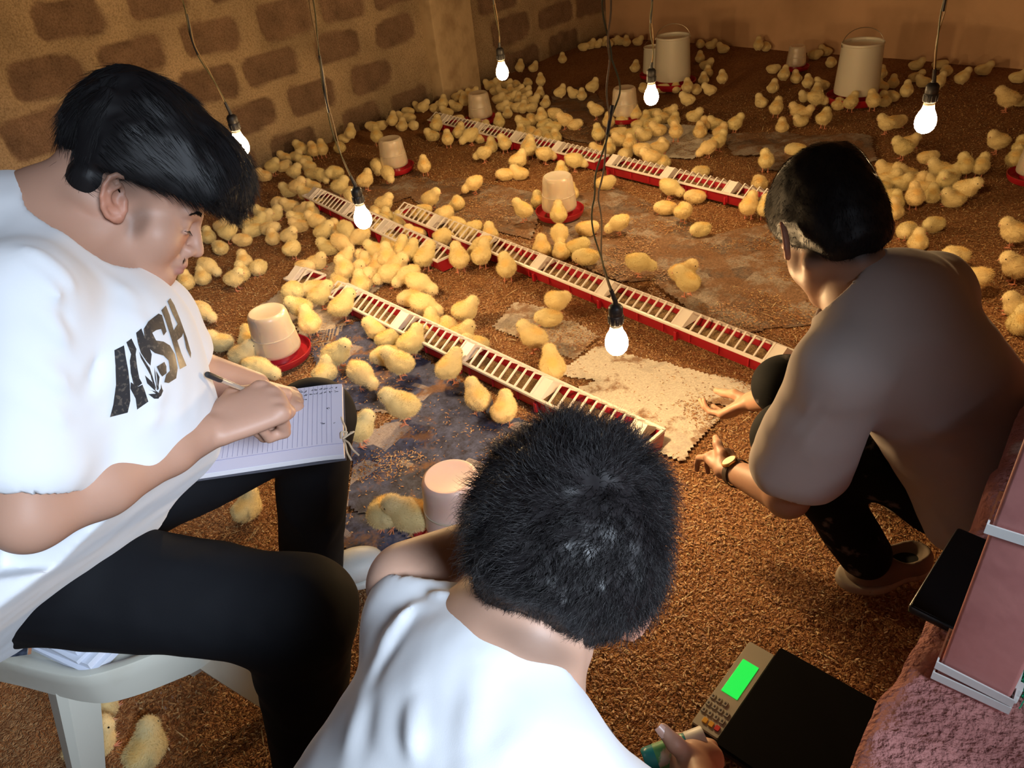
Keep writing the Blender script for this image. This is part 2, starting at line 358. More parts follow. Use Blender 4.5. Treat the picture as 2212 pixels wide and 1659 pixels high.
# ------------------------------------------------------------------ the setting
def litter_height(x, y):
    P = np.stack([x, y, np.zeros_like(x)], -1).reshape(-1, 3)
    r = 0.010 * vnoise(P, 1.7, 3) + 0.005 * vnoise(P, 6.0, 5)
    return r.reshape(np.shape(x)) - 0.012
def grid_mesh(name, x0, x1, y0, y1, st, zf, m):
    nx = int((x1 - x0) / st) + 1; ny = int((y1 - y0) / st) + 1
    X, Y = np.meshgrid(np.linspace(x0, x1, nx), np.linspace(y0, y1, ny), indexing='ij'); Z = zf(X, Y)
    V = np.stack([X, Y, Z], -1).reshape(-1, 3); i = np.arange(nx * ny).reshape(nx, ny)
    F = np.stack([i[:-1, :-1], i[1:, :-1], i[1:, 1:], i[:-1, 1:]], -1).reshape(-1, 4)
    return obj(name, mesh_np(name, V, F), m)
def litter_mat(name, c1, c2, c3, scale=1.0):
    m, n, b = nt(name); N = n.nodes; L = n.links; tc = N.new('ShaderNodeTexCoord'); b.inputs['Roughness'].default_value = .85; b.inputs['Specular IOR Level'].default_value = .25
    w = N.new('ShaderNodeTexNoise'); w.inputs['Scale'].default_value = 60 * scale; L.new(tc.outputs['Object'], w.inputs['Vector'])
    ad = N.new('ShaderNodeVectorMath'); ad.operation = 'MULTIPLY_ADD'; ad.inputs[1].default_value = (.03, .03, .03); L.new(w.outputs['Color'], ad.inputs[0]); L.new(tc.outputs['Object'], ad.inputs[2])
    v = N.new('ShaderNodeTexVoronoi'); v.inputs['Scale'].default_value = 170 * scale; L.new(ad.outputs[0], v.inputs['Vector'])
    t = N.new('ShaderNodeTexNoise'); t.inputs['Scale'].default_value = 3.2; t.inputs['Detail'].default_value = 8; t.inputs['Roughness'].default_value = .65; L.new(tc.outputs['Object'], t.inputs['Vector'])
    r = N.new('ShaderNodeValToRGB'); r.color_ramp.elements[0].position = .3; r.color_ramp.elements[0].color = (*c1, 1); r.color_ramp.elements[1].position = .72; r.color_ramp.elements[1].color = (*c2, 1); L.new(t.outputs['Fac'], r.inputs[0])
    x = N.new('ShaderNodeMix'); x.data_type = 'RGBA'; mr = N.new('ShaderNodeMapRange'); mr.inputs[1].default_value = .35; mr.inputs[2].default_value = .95; L.new(v.outputs['Color'], mr.inputs[0]); L.new(mr.outputs[0], x.inputs[0])
    L.new(r.outputs[0], x.inputs[6]); x.inputs[7].default_value = (*c3, 1); L.new(x.outputs[2], b.inputs['Base Color'])
    bp = N.new('ShaderNodeBump'); bp.inputs['Strength'].default_value = .9; bp.inputs['Distance'].default_value = .006; L.new(v.outputs['Distance'], bp.inputs['Height']); bp.invert = True; L.new(bp.outputs['Normal'], b.inputs['Normal'])
    return m
M_litter = litter_mat('rice_hull_litter', (.18, .069, .025), (.31, .132, .05), (.50, .275, .12))
floor_o = tag(grid_mesh('floor', -3.2, 6.2, -0.6, 9.4, .04, litter_height, M_litter), kind='structure')

# left wall: adobe-like blocks in thick mortar
COR = np.array([1.315, 7.608, 0]); dL = -np.array([.723, .691, 0]); dL /= np.linalg.norm(dL); nL = np.array([-dL[1], dL[0], 0]); nL = nL if nL @ (EYE - COR) > 0 else -nL
dB = np.array([2.264, -2.673, 0]); dB /= np.linalg.norm(dB); nB = np.array([dB[1], -dB[0], 0]); nB = nB if nB @ (EYE - COR) > 0 else -nB
ROWS = {.05: [3.54, 2.94, 2.47, 4.02, 4.5, 4.95, 1.2, .62], .31: [3.76, 3.30, 2.79, 4.25, 4.72, 5.2, 1.30, .72, .2], .56: [3.98, 3.54, 3.01, 2.5, 4.5, 4.98, 1.42, .62, .1], .80: [4.83, 4.37, 3.88, 3.36, 2.91, 2.45, 5.35, 1.3, .8, .25],
        1.05: [4.92, 4.62, 4.13, 3.65, 3.2, 2.75, 5.3, 1.35, .7]}
blocks = []
for z, ss in ROWS.items():
    for q in ss:
        if z == 1.05 and q == 4.92: continue
        blocks.append((q, z, (.185 if q > 2 else .23) + random.uniform(-.02, .012), .097 + random.uniform(-.012, .01), random.uniform(-.05, .05)))
    for k in range(10): blocks.append((max(ss) + .47 * (k + 1), z, .18, .095, random.uniform(-.04, .04)))
for r in range(6):
    for k in range(21): blocks.append((.25 + k * .47 + (r % 2) * .23, 1.30 + .25 * r, .18, .095, random.uniform(-.04, .04)))
ns, nz = 560, 150; S = np.linspace(-.05, 9.8, ns); Z = np.linspace(-.1, 2.7, nz)
SS, ZZ = np.meshgrid(S, Z, indexing='ij'); P3 = np.stack([SS, ZZ, 0 * SS], -1).reshape(-1, 3)
wob = np.stack([vnoise(P3, 5, 11), vnoise(P3, 5, 12)], 1) * .018 + np.stack([vnoise(P3, 16, 13), vnoise(P3, 16, 14)], 1) * .007
ps = P3[:, 0] + wob[:, 0]; pz = P3[:, 1] + wob[:, 1]; dm = np.full(len(ps), 9.); bid = np.zeros(len(ps))
for i, (bs, bz, bw, bh, ang) in enumerate(blocks):
    k = np.abs(ps - bs) < .5; x = ps[k] - bs; z = pz[k] - bz; xr = x * math.cos(ang) + z * math.sin(ang); zr = -x * math.sin(ang) + z * math.cos(ang); r = .055
    qx = np.abs(xr) - (bw - r); qz = np.abs(zr) - (bh - r); d = np.hypot(np.maximum(qx, 0), np.maximum(qz, 0)) + np.minimum(np.maximum(qx, qz), 0) - r
    c = d < dm[k]; t = dm[k]; t[c] = d[c]; dm[k] = t; t = bid[k]; t[c] = i; bid[k] = t
inside = np.clip((.006 - dm) / .012, 0, 1); inside[(P3[:, 0] > 1.8) & (P3[:, 0] < 2.3)] = 0
tone = .5 + .5 * np.sin(bid * 12.9)
depth = -.012 * inside + .006 * fbm(P3, 9, 3, 20) + .003 * inside * vnoise(P3, 60, 30) - .008 * np.exp(-(dm / .008) ** 2)
mort = np.array([.60, .46, .30]); st1 = np.array([.24, .16, .115]); st2 = np.array([.36, .24, .165])
colw = mort * (1 + .22 * fbm(P3, 4, 3, 40)[:, None]); stc = (st1 + (st2 - st1) * tone[:, None]) * (1 + .25 * fbm(P3, 14, 3, 50)[:, None])
foot_tint = np.clip((.16 - P3[:, 1]) / .16, 0, 1)[:, None] * .45; colw = colw * (1 - inside[:, None]) + stc * inside[:, None]; colw = colw * (1 - foot_tint) + np.array([.09, .065, .035]) * foot_tint  # wall colour blends to dark brown towards the bottom
Vw = COR + dL * P3[:, :1] + np.array([0, 0, 1.]) * P3[:, 1:2] + nL * depth[:, None]
i = np.arange(ns * nz).reshape(ns, nz); Fw = np.stack([i[:-1, :-1], i[1:, :-1], i[1:, 1:], i[:-1, 1:]], -1).reshape(-1, 4)
M_wall = mat('adobe_block_wall', (1, 1, 1), .95, spec=.15, attr='Col', noise=(110, (.62, .58, .54), .42, .72), bump=(150, 1.0, .012))
tag(obj('wall_left', mesh_np('wall_left', Vw, Fw, True, None, np.clip(colw, 0, 1)), M_wall), kind='structure')
# back wall
M_plaster = mat('brown_plaster', (.78, .50, .30), .9, spec=.2, noise=(2.2, (.56, .35, .20), .4, .75), bump=(14, .4, .01))
def wall_grid(name, o, d, n, L, hgt, m, amp=.008, z0=-.1, s0=0.0):
    a, b = int((L - s0) / .08) + 1, int((hgt - z0) / .08) + 1; s, z = np.meshgrid(np.linspace(s0, L, a), np.linspace(z0, hgt, b), indexing='ij'); P = np.stack([s, z, 0 * s], -1).reshape(-1, 3)
    V = o + d * P[:, :1] + np.array([0, 0, 1.]) * P[:, 1:2] + n * (amp * vnoise(P, 3, 7))[:, None]; i = np.arange(a * b).reshape(a, b)
    return tag(obj(name, mesh_np(name, V, np.stack([i[:-1, :-1], i[1:, :-1], i[1:, 1:], i[:-1, 1:]], -1).reshape(-1, 4)), m), kind='structure')
wall_grid('wall_back', COR, dB, nB, 7.2, 2.7, M_plaster)
far_r = COR + dB * 7.2
dR = nL * 1.0; wall_grid('wall_right', far_r, nB, -dB, 8.0, 2.7, M_plaster)
# pillar in the left wall
M_pillar = mat('pillar_concrete', (.62, .48, .30), .9, spec=.2, noise=(7, (.42, .3, .18), .45, .7), bump=(30, .4, .01))
b = MB(); Rp = np.array([dL, nL, [0, 0, 1]]).T; b.box(COR + dL * 2.045 + nL * .035 + np.array([0, 0, 1.28]), (.41, .17, 2.8), Rp, .012)
tag(b.build('trim_1', M_pillar), kind='structure')
# ceiling of the shed
b = MB(); b.box((1.2, 4.4, 2.75), (11, 11, .04)); tag(b.build('ceiling', mat('ceiling_sheet', (.12, .09, .07), .8)), kind='structure')

# ------------------------------------------------------------------ newspapers
def paper_mat(name, base, ink, photo=None, photo_lo=.5, hull=.5, scale=1.0):
    m, n, b = nt(name); N = n.nodes; L = n.links; b.inputs['Roughness'].default_value = .75; b.inputs['Specular IOR Level'].default_value = .25
    tc = N.new('ShaderNodeTexCoord'); g = tc.outputs['Object']
    wv = N.new('ShaderNodeTexWave'); wv.wave_type = 'BANDS'; wv.bands_direction = 'Y'; wv.inputs['Scale'].default_value = 75 * scale; L.new(g, wv.inputs['Vector'])
    ns_ = N.new('ShaderNodeTexNoise'); ns_.inputs['Scale'].default_value = 160; L.new(g, ns_.inputs['Vector'])
    br = N.new('ShaderNodeTexBrick'); br.inputs['Scale'].default_value = 1.0; br.inputs['Brick Width'].default_value = .09; br.inputs['Row Height'].default_value = .13; br.inputs['Mortar Size'].default_value = .005; br.inputs['Color1'].default_value = (1, 1, 1, 1); br.inputs['Color2'].default_value = (0, 0, 0, 1); br.inputs['Mortar'].default_value = (.5, .5, .5, 1); L.new(g, br.inputs['Vector'])
    t1 = N.new('ShaderNodeMath'); t1.operation = 'MULTIPLY'; L.new(wv.outputs['Fac'], t1.inputs[0]); L.new(ns_.outputs['Fac'], t1.inputs[1])
    mr = N.new('ShaderNodeMapRange'); mr.inputs[1].default_value = .32; mr.inputs[2].default_value = .48; mr.inputs[4].default_value = .8; L.new(t1.outputs[0], mr.inputs[0])
    x = N.new('ShaderNodeMix'); x.data_type = 'RGBA'; x.inputs[6].default_value = (*base, 1); x.inputs[7].default_value = (*ink, 1); L.new(mr.outputs[0], x.inputs[0])
    out = x.outputs[2]
    if photo:
        vr = N.new('ShaderNodeTexVoronoi'); vr.distance = 'CHEBYCHEV'; vr.inputs['Scale'].default_value = 7; L.new(g, vr.inputs['Vector'])
        sp = N.new('ShaderNodeSeparateColor'); L.new(vr.outputs['Color'], sp.inputs[0]); th = N.new('ShaderNodeMath'); th.operation = 'GREATER_THAN'; th.inputs[1].default_value = photo_lo; L.new(sp.outputs[0], th.inputs[0])
        pn = N.new('ShaderNodeTexNoise'); pn.inputs['Scale'].default_value = 26; pn.inputs['Detail'].default_value = 9; pn.inputs['Roughness'].default_value = .72; L.new(g, pn.inputs['Vector']); cr = N.new('ShaderNodeValToRGB'); L.new(pn.outputs['Fac'], cr.inputs[0])
        cr.color_ramp.elements[0].position = .35; cr.color_ramp.elements[0].color = (*photo[0], 1); cr.color_ramp.elements[1].position = .62; cr.color_ramp.elements[1].color = (*photo[1], 1)
        if len(photo) > 2: e = cr.color_ramp.elements.new(.72); e.color = (*photo[2], 1)
        y = N.new('ShaderNodeMix'); y.data_type = 'RGBA'; L.new(th.outputs[0], y.inputs[0]); L.new(out, y.inputs[6]); L.new(cr.outputs[0], y.inputs[7]); out = y.outputs[2]
    dn = N.new('ShaderNodeTexNoise'); dn.inputs['Scale'].default_value = 6; dn.inputs['Detail'].default_value = 7; dn.inputs['Roughness'].default_value = .7; L.new(g, dn.inputs['Vector'])
    dr = N.new('ShaderNodeMapRange'); dr.inputs[1].default_value = .62 - hull * .2; dr.inputs[2].default_value = .68 - hull * .16; dr.inputs[4].default_value = .85; L.new(dn.outputs['Fac'], dr.inputs[0])
    z = N.new('ShaderNodeMix'); z.data_type = 'RGBA'; L.new(dr.outputs[0], z.inputs[0]); L.new(out, z.inputs[6]); z.inputs[7].default_value = (.25, .125, .058, 1)
    fn = N.new('ShaderNodeTexVoronoi'); fn.inputs['Scale'].default_value = 190; L.new(g, fn.inputs['Vector']); fr = N.new('ShaderNodeMapRange'); L.new(fn.outputs['Color'], fr.inputs[0]); fr.inputs[3].default_value = 1 - hull * .5; fr.inputs[4].default_value = 1.1
    fm = N.new('ShaderNodeMix'); fm.data_type = 'RGBA'; fm.blend_type = 'MULTIPLY'; fm.inputs[0].default_value = 1; L.new(z.outputs[2], fm.inputs[6]); L.new(fr.outputs[0], fm.inputs[7]); L.new(fm.outputs[2], b.inputs['Base Color'])
    return m
PM = {'bright': paper_mat('newsprint_bright', (.72, .66, .56), (.42, .38, .34), ((.5, .45, .4), (.66, .6, .5), (.25, .33, .45)), .8, .35),
      'dark': paper_mat('newsprint_dark', (.36, .31, .30), (.16, .13, .14), ((.035, .03, .045), (.10, .12, .22), (.22, .15, .14)), .25, .35),
      'grey': paper_mat('newsprint_grey', (.40, .33, .27), (.27, .21, .165), ((.12, .08, .065), (.28, .21, .16)), .6, .95),
      'pale': paper_mat('newsprint_pale', (.55, .47, .38), (.36, .3, .25), ((.3, .25, .22), (.45, .38, .3)), .7, .5)}
PAPERS = [  # corners in photo order, material, lift, words
    ([(1190, 800), (1290, 735), (1662, 838), (1625, 892)], 'bright', .004, 'brightly lit newspaper sheet spread between the nearest bulb and the longest feeder trough'),
    ([(1225, 838), (1440, 770), (1560, 900), (1480, 1010), (1270, 900)], 'bright', .006, 'pale newspaper sheet lying directly below the nearest bulb, strewn with hulls'),
    ([(800, 690), (640, 720), (740, 880), (1010, 900), (1010, 820), (900, 760)], 'dark', .004, 'dark printed newspaper beside the near feeder, under three chicks'),
    ([(1010, 830), (760, 940), (740, 1090), (930, 1180), (1090, 1010), (1180, 930)], 'dark', .006, 'blue and black printed newspaper in front of the pinkish waterer'),
    ([(700, 1110), (760, 1240), (960, 1170), (880, 1060)], 'dark', .003, 'small blue newspaper piece by the white shoe'),
    ([(1160, 430), (1330, 400), (1500, 480), (1560, 600), (1330, 610), (1170, 530)], 'grey', .004, 'grey newspaper sheet under the middle waterer and its chicks'),
    ([(1330, 560), (1700, 470), (1800, 690), (1560, 720)], 'grey', .006, 'grey newspaper sheet in front of the squatting person by the longest feeder'),
    ([(980, 480), (870, 420), (980, 380), (1180, 420), (1150, 520)], 'grey', .004, 'newspaper sheet half buried behind the longest feeder trough'),
    ([(640, 600), (560, 660), (700, 760), (800, 640), (860, 580), (760, 540)], 'pale', .004, 'pale newspaper sheet under the huddle below the second nearest bulb'),
    ([(1110, 650), (1060, 700), (1240, 770), (1300, 720), (1180, 660)], 'pale', .003, 'torn pale newspaper beside the nearest bulb'),
    ([(1190, 190), (1180, 290), (1320, 320), (1345, 240), (1260, 185)], 'grey', .004, 'grey newspaper sheet far back, left of the two-strand cord'),
    ([(1410, 270), (1330, 330), (1500, 345), (1560, 300), (1500, 270)], 'bright', .005, 'white newspaper sheet under the chicks below the third bulb'),
    ([(1560, 290), (1580, 340), (1720, 330), (1790, 300), (1690, 280)], 'grey', .012, 'rumpled grey newspaper heap behind the squatting person'),
    ([(1640, 320), (1630, 370), (1900, 350), (1880, 295), (1760, 290)], 'grey', .014, 'rumpled grey newspaper ridge just beyond the squatting person'),
    ([(820, 400), (690, 405), (760, 470), (960, 400), (900, 370)], 'grey', .004, 'newspaper sheet under the waterer left of the middle'),
]
PAPER_W = []
def point_in(poly, x, y):
    c = np.zeros(np.shape(x), bool); n = len(poly)
    for i in range(n):
        (x0, y0), (x1, y1) = poly[i], poly[(i + 1) % n]
        cr = ((y0 > y) != (y1 > y)); xi = (x1 - x0) * (y - y0) / (y1 - y0 + 1e-12) + x0; c ^= cr & (x < xi)
    return c
for q, key, lift, words in PAPERS:
    W_ = [at_z(u, v, 0)[:2] for u, v in q]; cen = np.mean(W_, 0)
    if len(W_) == 4: poly = [tuple(p) for p in W_]
    else: poly = [tuple(p) for p in W_]
    A = np.array(poly); lo, hi = A.min(0) - .02, A.max(0) + .02; st = .012
    gx, gy = np.meshgrid(np.arange(lo[0], hi[0], st), np.arange(lo[1], hi[1], st), indexing='ij')
    f = 1 + 0 * gx; P = np.stack([gx, gy, 0 * gx], -1).reshape(-1, 3); wx = (gx.ravel() + .012 * vnoise(P, 9, 61)).reshape(gx.shape); wy = (gy.ravel() + .012 * vnoise(P, 9, 62)).reshape(gx.shape)
    I = point_in(poly, wx, wy); i = np.arange(gx.size).reshape(gx.shape)
    cellok = I[:-1, :-1] & I[1:, :-1] & I[1:, 1:] & I[:-1, 1:]
    F = np.stack([i[:-1, :-1], i[1:, :-1], i[1:, 1:], i[:-1, 1:]], -1)[cellok]
    zz = litter_height(gx, gy) + lift + .004 + (.004 + lift * .6) * (vnoise(P, 5, 63).reshape(gx.shape) + .6 * np.abs(vnoise(P, 11, 64).reshape(gx.shape)))
    th = math.radians(-42 + 8 * math.sin(len(PAPER_W))); Rz = np.array([[math.cos(th), math.sin(th)], [-math.sin(th), math.cos(th)]])
    loc = (np.stack([gx.ravel(), gy.ravel()], 1) - cen) @ Rz.T
    V = np.stack([loc[:, 0], loc[:, 1], zz.ravel()], 1); u = np.zeros(len(V), bool); u[F.ravel()] = True; re = np.cumsum(u) - 1
    Vt = V[u]; Ft = re[F]; nV = len(Vt); Vb = Vt - [0, 0, .0012]
    o = obj('newspaper', mesh_np('newspaper', np.concatenate([Vt, Vb]), np.concatenate([Ft, Ft[:, ::-1] + nV])), PM[key], None, (cen[0], cen[1], 0), th)
    tag(o, words, 'newspaper', 'newspapers spread on the litter'); PAPER_W.append((poly, key))

# ------------------------------------------------------------------ loose rice hulls lying on the floor and on the newspapers
def hulls(n, xr, yr, seed):
    r = np.random.default_rng(seed); x = r.uniform(*xr, n); y = r.uniform(*yr, n); P = np.stack([x, y, 0 * x], 1)
    on = np.zeros(n, bool); gr = np.zeros(n, bool)
    for poly, key in PAPER_W:
        I = point_in(poly, x, y); on |= I
        if key == 'grey': gr |= I
    dens = vnoise(P, 5, 71) * .5 + vnoise(P, 14, 72) * .35 + .5
    keep = ~on | (r.random(n) < np.clip((dens - .55) * 2.4 + gr * .35, .05, .9)); D = np.hypot(x, y)
    az = np.degrees(np.arctan2(x, y)); keep &= (az > -42) & (az < 47) & (r.random(n) < np.clip(1.5 / np.maximum(D - .6, .7), 0, 1))
    PP = np.stack([x, y, 0 * x], 1) - COR; keep &= (PP @ nL > .03) & (PP @ nB > .03) & ((y - .300) - (x - .215) * 1.0075 > .02)
    x, y, on = x[keep], y[keep], on[keep]; n = len(x)
    L = r.uniform(.0035, .006, n) * (1 + np.clip(np.hypot(x, y) - 2, 0, 3) * .12); wd = L * r.uniform(.26, .4, n); a = r.uniform(0, 6.283, n); tilt = r.normal(0, .35, n) * np.where(on, .3, 1)
    lift = litter_height(x, y) + np.where(on, .013, r.uniform(.001, .007, n)); big = r.random(n) < .004; L[big] *= 4.5; wd[big] *= .8
    cx, sx = np.cos(a), np.sin(a); st, ct = np.sin(tilt), np.cos(tilt)
    pts = [(-1, 0, 0), (-.45, .9, .2), (-.45, -.9, .2), (0, 0, 1.0), (.45, .9, .2), (.45, -.9, .2), (1, 0, 0)]
    V = np.zeros((n, 7, 3))
    for k, (px, py, pz) in enumerate(pts):
        lx = px * L; ly = py * wd; lz = pz * wd * .7; X = lx * ct; Zl = lx * st + lz
        V[:, k, 0] = x + X * cx - ly * sx; V[:, k, 1] = y + X * sx + ly * cx; V[:, k, 2] = lift + Zl
    T = np.array([(0, 2, 3), (0, 3, 1), (1, 3, 4), (3, 2, 5), (3, 5, 6), (3, 6, 4)]); F = (np.arange(n)[:, None, None] * 7 + T[None]).reshape(-1, 3)
    pal = np.array([(.50, .225, .08), (.38, .14, .048), (.62, .35, .14), (.25, .085, .03), (.55, .28, .11), (.7, .48, .24)]); ci = r.choice(6, n, p=[.27, .22, .15, .18, .13, .05]); ci[big] = 5
    c = pal[ci] * [.84, .96, 1.1] * r.uniform(.75, 1.12, (n, 1)); return V.reshape(-1, 3), F, np.repeat(c, 7, 0)
M_hull = mat('rice_hull', (1, 1, 1), .45, spec=.5, attr='Col')
Vh, Fh, ch = hulls(60000 if DEV else 520000, (-1.9, 3.2), (.3, 5.2), 5)
tag(obj('rice_hulls', mesh_np('rice_hulls', Vh, Fh, False, None, ch), M_hull), 'loose golden brown rice hulls scattered over the whole floor', 'rice hulls', kind='stuff')
# ------------------------------------------------------------------ hanging bulbs
M_bulb = mat('bulb_glow', (1, .93, .8), .4, emit=((1.0, .65, .31), BULB_POWER)); M_black = mat('black_plastic', (.02, .02, .022), .45)
M_cordA = mat('cord_olive', (.10, .095, .035), .5); M_cordB = mat('cord_tan', (.30, .20, .09), .5); M_metal = mat('bulb_collar', (.6, .58, .5), .4, metal=.3)
def sag(pts, n=10):
    pts = np.asarray(pts, float); t = np.linspace(0, len(pts) - 1, (len(pts) - 1) * n + 1); out = []
    for q in t:
        i = min(int(q), len(pts) - 2); f = q - i; p0 = pts[max(i - 1, 0)]; p1 = pts[i]; p2 = pts[i + 1]; p3 = pts[min(i + 2, len(pts) - 1)]
        out.append(.5 * ((2 * p1) + (-p0 + p2) * f + (2 * p0 - 5 * p1 + 4 * p2 - p3) * f * f + (-p0 + 3 * p1 - 3 * p2 + p3) * f ** 3))
    return np.array(out)
bulb_me = MB().lathe([(0, -.034), (.010, -.0328), (.019, -.028), (.026, -.019), (.0295, -.008), (.030, .002), (.0285, .013), (.024, .025), (.0185, .035), (.0155, .045), (.015, .050), (.0, .051)], 32).mesh('bulb')
col_me = MB().lathe([(.0, .0495), (.0155, .0495), (.016, .053), (.014, .058), (.0135, .066), (0, .067)], 24).mesh('collar')
def socket_mesh():
    b = MB(); b.lathe([(0, .058), (.0165, .058), (.0195, .060), (.0195, .082), (.018, .084), (.0185, .088), (.0185, .104), (.014, .110), (.007, .114), (.005, .128), (0, .128)], 24)
    for k in range(10):
        a = k * math.pi / 5; b.box((.0195 * math.cos(a), .0195 * math.sin(a), .071), (.003, .003, .018), np.array([[math.cos(a), -math.sin(a), 0], [math.sin(a), math.cos(a), 0], [0, 0, 1]]), .001)
    return b.mesh('socket')
sock_me = socket_mesh()
BULBS = [((1332, 740), 1.935, [(1312, 640), (1300, 560), (1288, 430), (1312, 290), (1325, 190), (1312, 60)], 'lit bulb hanging nearest the camera, above the bare newspaper', .5, .012),
         ((784, 473), 2.56, [(762, 395), (735, 330), (708, 230), (690, 120), (672, 0)], 'lit bulb over the trough end between the two left waterers', .3, .004),
         ((1999, 263), 2.26, [(2000, 225), (2010, 160), (2024, 90), (2042, 0)], 'lit bulb at the right, beyond the head of the squatting person', .3, .003),
         ((1407, 209), 3.14, [(1408, 165), (1411, 110), (1406, 50), (1409, 0)], 'lit bulb in front of the taller white bucket feeder in the middle back', .3, .004),
         ((1085, 157), 3.60, [(1082, 120), (1078, 70), (1066, 0)], 'lit bulb farthest back, right of the concrete pillar', .3, .003),
         ((520, 316), 2.72, [(500, 245), (460, 170), (420, 100), (400, 20)], 'lit bulb half hidden behind the hair of the writing person', .3, .003)]
BULB_POS = []
for (uv, dep, cord, words, rr, gap) in BULBS:
    p = at_d(uv[0], uv[1], dep); BULB_POS.append(p); t = empty('hanging_bulb', p, 0, words, 'light bulb', 'bulbs hung over the chicks')
    obj('bulb', bulb_me, None if bulb_me.materials else M_bulb, t); obj('collar', col_me, None if col_me.materials else M_metal, t); obj('socket', sock_me, None if sock_me.materials else M_black, t)
    pts = [p + [0, 0, .12]]
    for (u, v) in cord:
        d = ray(u, v); q = EYE + d * ((p[1] - EYE[1]) / d[1]); 
        if q[2] > pts[-1][2] + .02 and q[2] < 2.6: pts.append(q)
    z_, e_ = pts[-1][2], np.array(pts[-1]); k_ = max(int((2.72 - z_) / .12), 1); dxy = (np.array(pts[-1]) - np.array(pts[-3])) / max(pts[-1][2] - pts[-3][2], .05)
    for q_ in range(1, k_ + 1): hz_ = (2.72 - z_) * q_ / k_; s_q = .12 * (1 - math.exp(-hz_ / .12)); pts.append([e_[0] + dxy[0] * s_q, e_[1] + dxy[1] * s_q, z_ + hz_])
    pts = sag(pts, 8); n = len(pts); tt = np.arange(n)
    for k, (M, s) in enumerate(((M_cordA, 1), (M_cordB, -1))):
        w = .0022 + gap * np.abs(np.sin(tt * .32 + 1)) * np.clip(tt / 6, 0, 1) * (tt > 5); off = np.stack([s * w * np.cos(tt * .2), s * w * .6 * np.sin(tt * .5), 0 * w], 1)
        b = MB(); b.tube(pts + off, .0022, 6); keep_world(b.build('cord', M), t)
    for f in ((.18, .22), (.4, .42)) if gap > .006 else ((.12, .2),):
        i0, i1 = int(f[0] * n), max(int(f[0] * n) + 3, int(f[1] * n)); b = MB(); b.tube(pts[i0:i1], .0042, 8); keep_world(b.build('tape', M_black), t)
    b = MB(); b.tube(pts[:4], [.006, .006, .0055, .005], 8); keep_world(b.build('cord_sleeve', M_black), t)

# ------------------------------------------------------------------ waterers: milky jar over a red tray
M_jar, n_, b_ = nt('milky_jar'); b_.inputs['Base Color'].default_value = (.80, .70, .56, 1); b_.inputs['Roughness'].default_value = .32; b_.inputs['Subsurface Weight'].default_value = .5; b_.inputs['Subsurface Radius'].default_value = (.03, .02, .012); b_.inputs['Subsurface Scale'].default_value = .6; b_.inputs['Transmission Weight'].default_value = .45
M_jarpink = mat('pinkish_jar', (.80, .58, .50), .35, sss=(.4, (.03, .02, .012), .5)); M_red = mat('red_plastic', (.36, .012, .022), .32, spec=.5); M_water = mat('water_line', (.62, .52, .40), .25)
jar_me = MB().lathe([(0, .196), (.048, .196), (.054, .198), (.060, .198), (.066, .193), (.070, .182), (.073, .15), (.0765, .11), (.0775, .108), (.0775, .104), (.0785, .10), (.082, .062), (.083, .058), (.083, .046), (.080, .040), (.074, .036), (.062, .034), (0, .034)], 48).mesh('jar')
jarring_me = MB().lathe([(.0768, .112), (.0788, .111), (.0788, .107), (.0772, .106)], 48).mesh('rib')
tray_me = MB().lathe([(0, .002), (.100, .002), (.106, .004), (.112, .014), (.116, .030), (.116, .033), (.112, .033), (.108, .016), (.100, .008), (.070, .008), (.064, .010), (.060, .020), (.056, .036), (.046, .038), (.044, .044), (0, .044)], 48).mesh('tray')
def waterer(uv, words, s=1.0, jm=None, z=0.0):
    g = at_z(uv[0], uv[1], z); g[2] = float(litter_height(np.array(g[0]), np.array(g[1]))) + .014 + (z); t = empty('chick_waterer', g, random.uniform(0, 6), words, 'waterer', 'jar waterers with red trays')
    t.scale = (s, s, s); mm = jar_me if jm is None else jar_me.copy(); 
    if jm is not None: mm.materials.clear()
    obj('jar', mm, (jm or M_jar) if not mm.materials else None, t); obj('rib', jarring_me, None if jarring_me.materials else M_water, t); obj('tray', tray_me, None if tray_me.materials else M_red, t); return t
waterer((608, 772), 'milky jar waterer on a red tray just above the notebook', 1.06)
waterer((856, 372), 'milky jar waterer with two chicks at its left, above the left bulb', 1.0)
waterer((1210, 467), 'milky jar waterer standing alone in the middle of the floor', 1.04)
waterer((1040, 262), 'milky jar waterer glowing beside the huddle under the farthest bulb', 1.0)
waterer((1350, 262), 'milky jar waterer behind the two-strand cord, left of the third bulb', 1.04)
waterer((996, 1150), 'pinkish jar waterer half hidden by the curly-haired head', 1.08, M_jarpink)
waterer((1718, 150), 'small dim waterer far back against the plaster wall', .82)
waterer((2232, 392), 'waterer cut off at the right edge, only its red tray showing', 1.0)

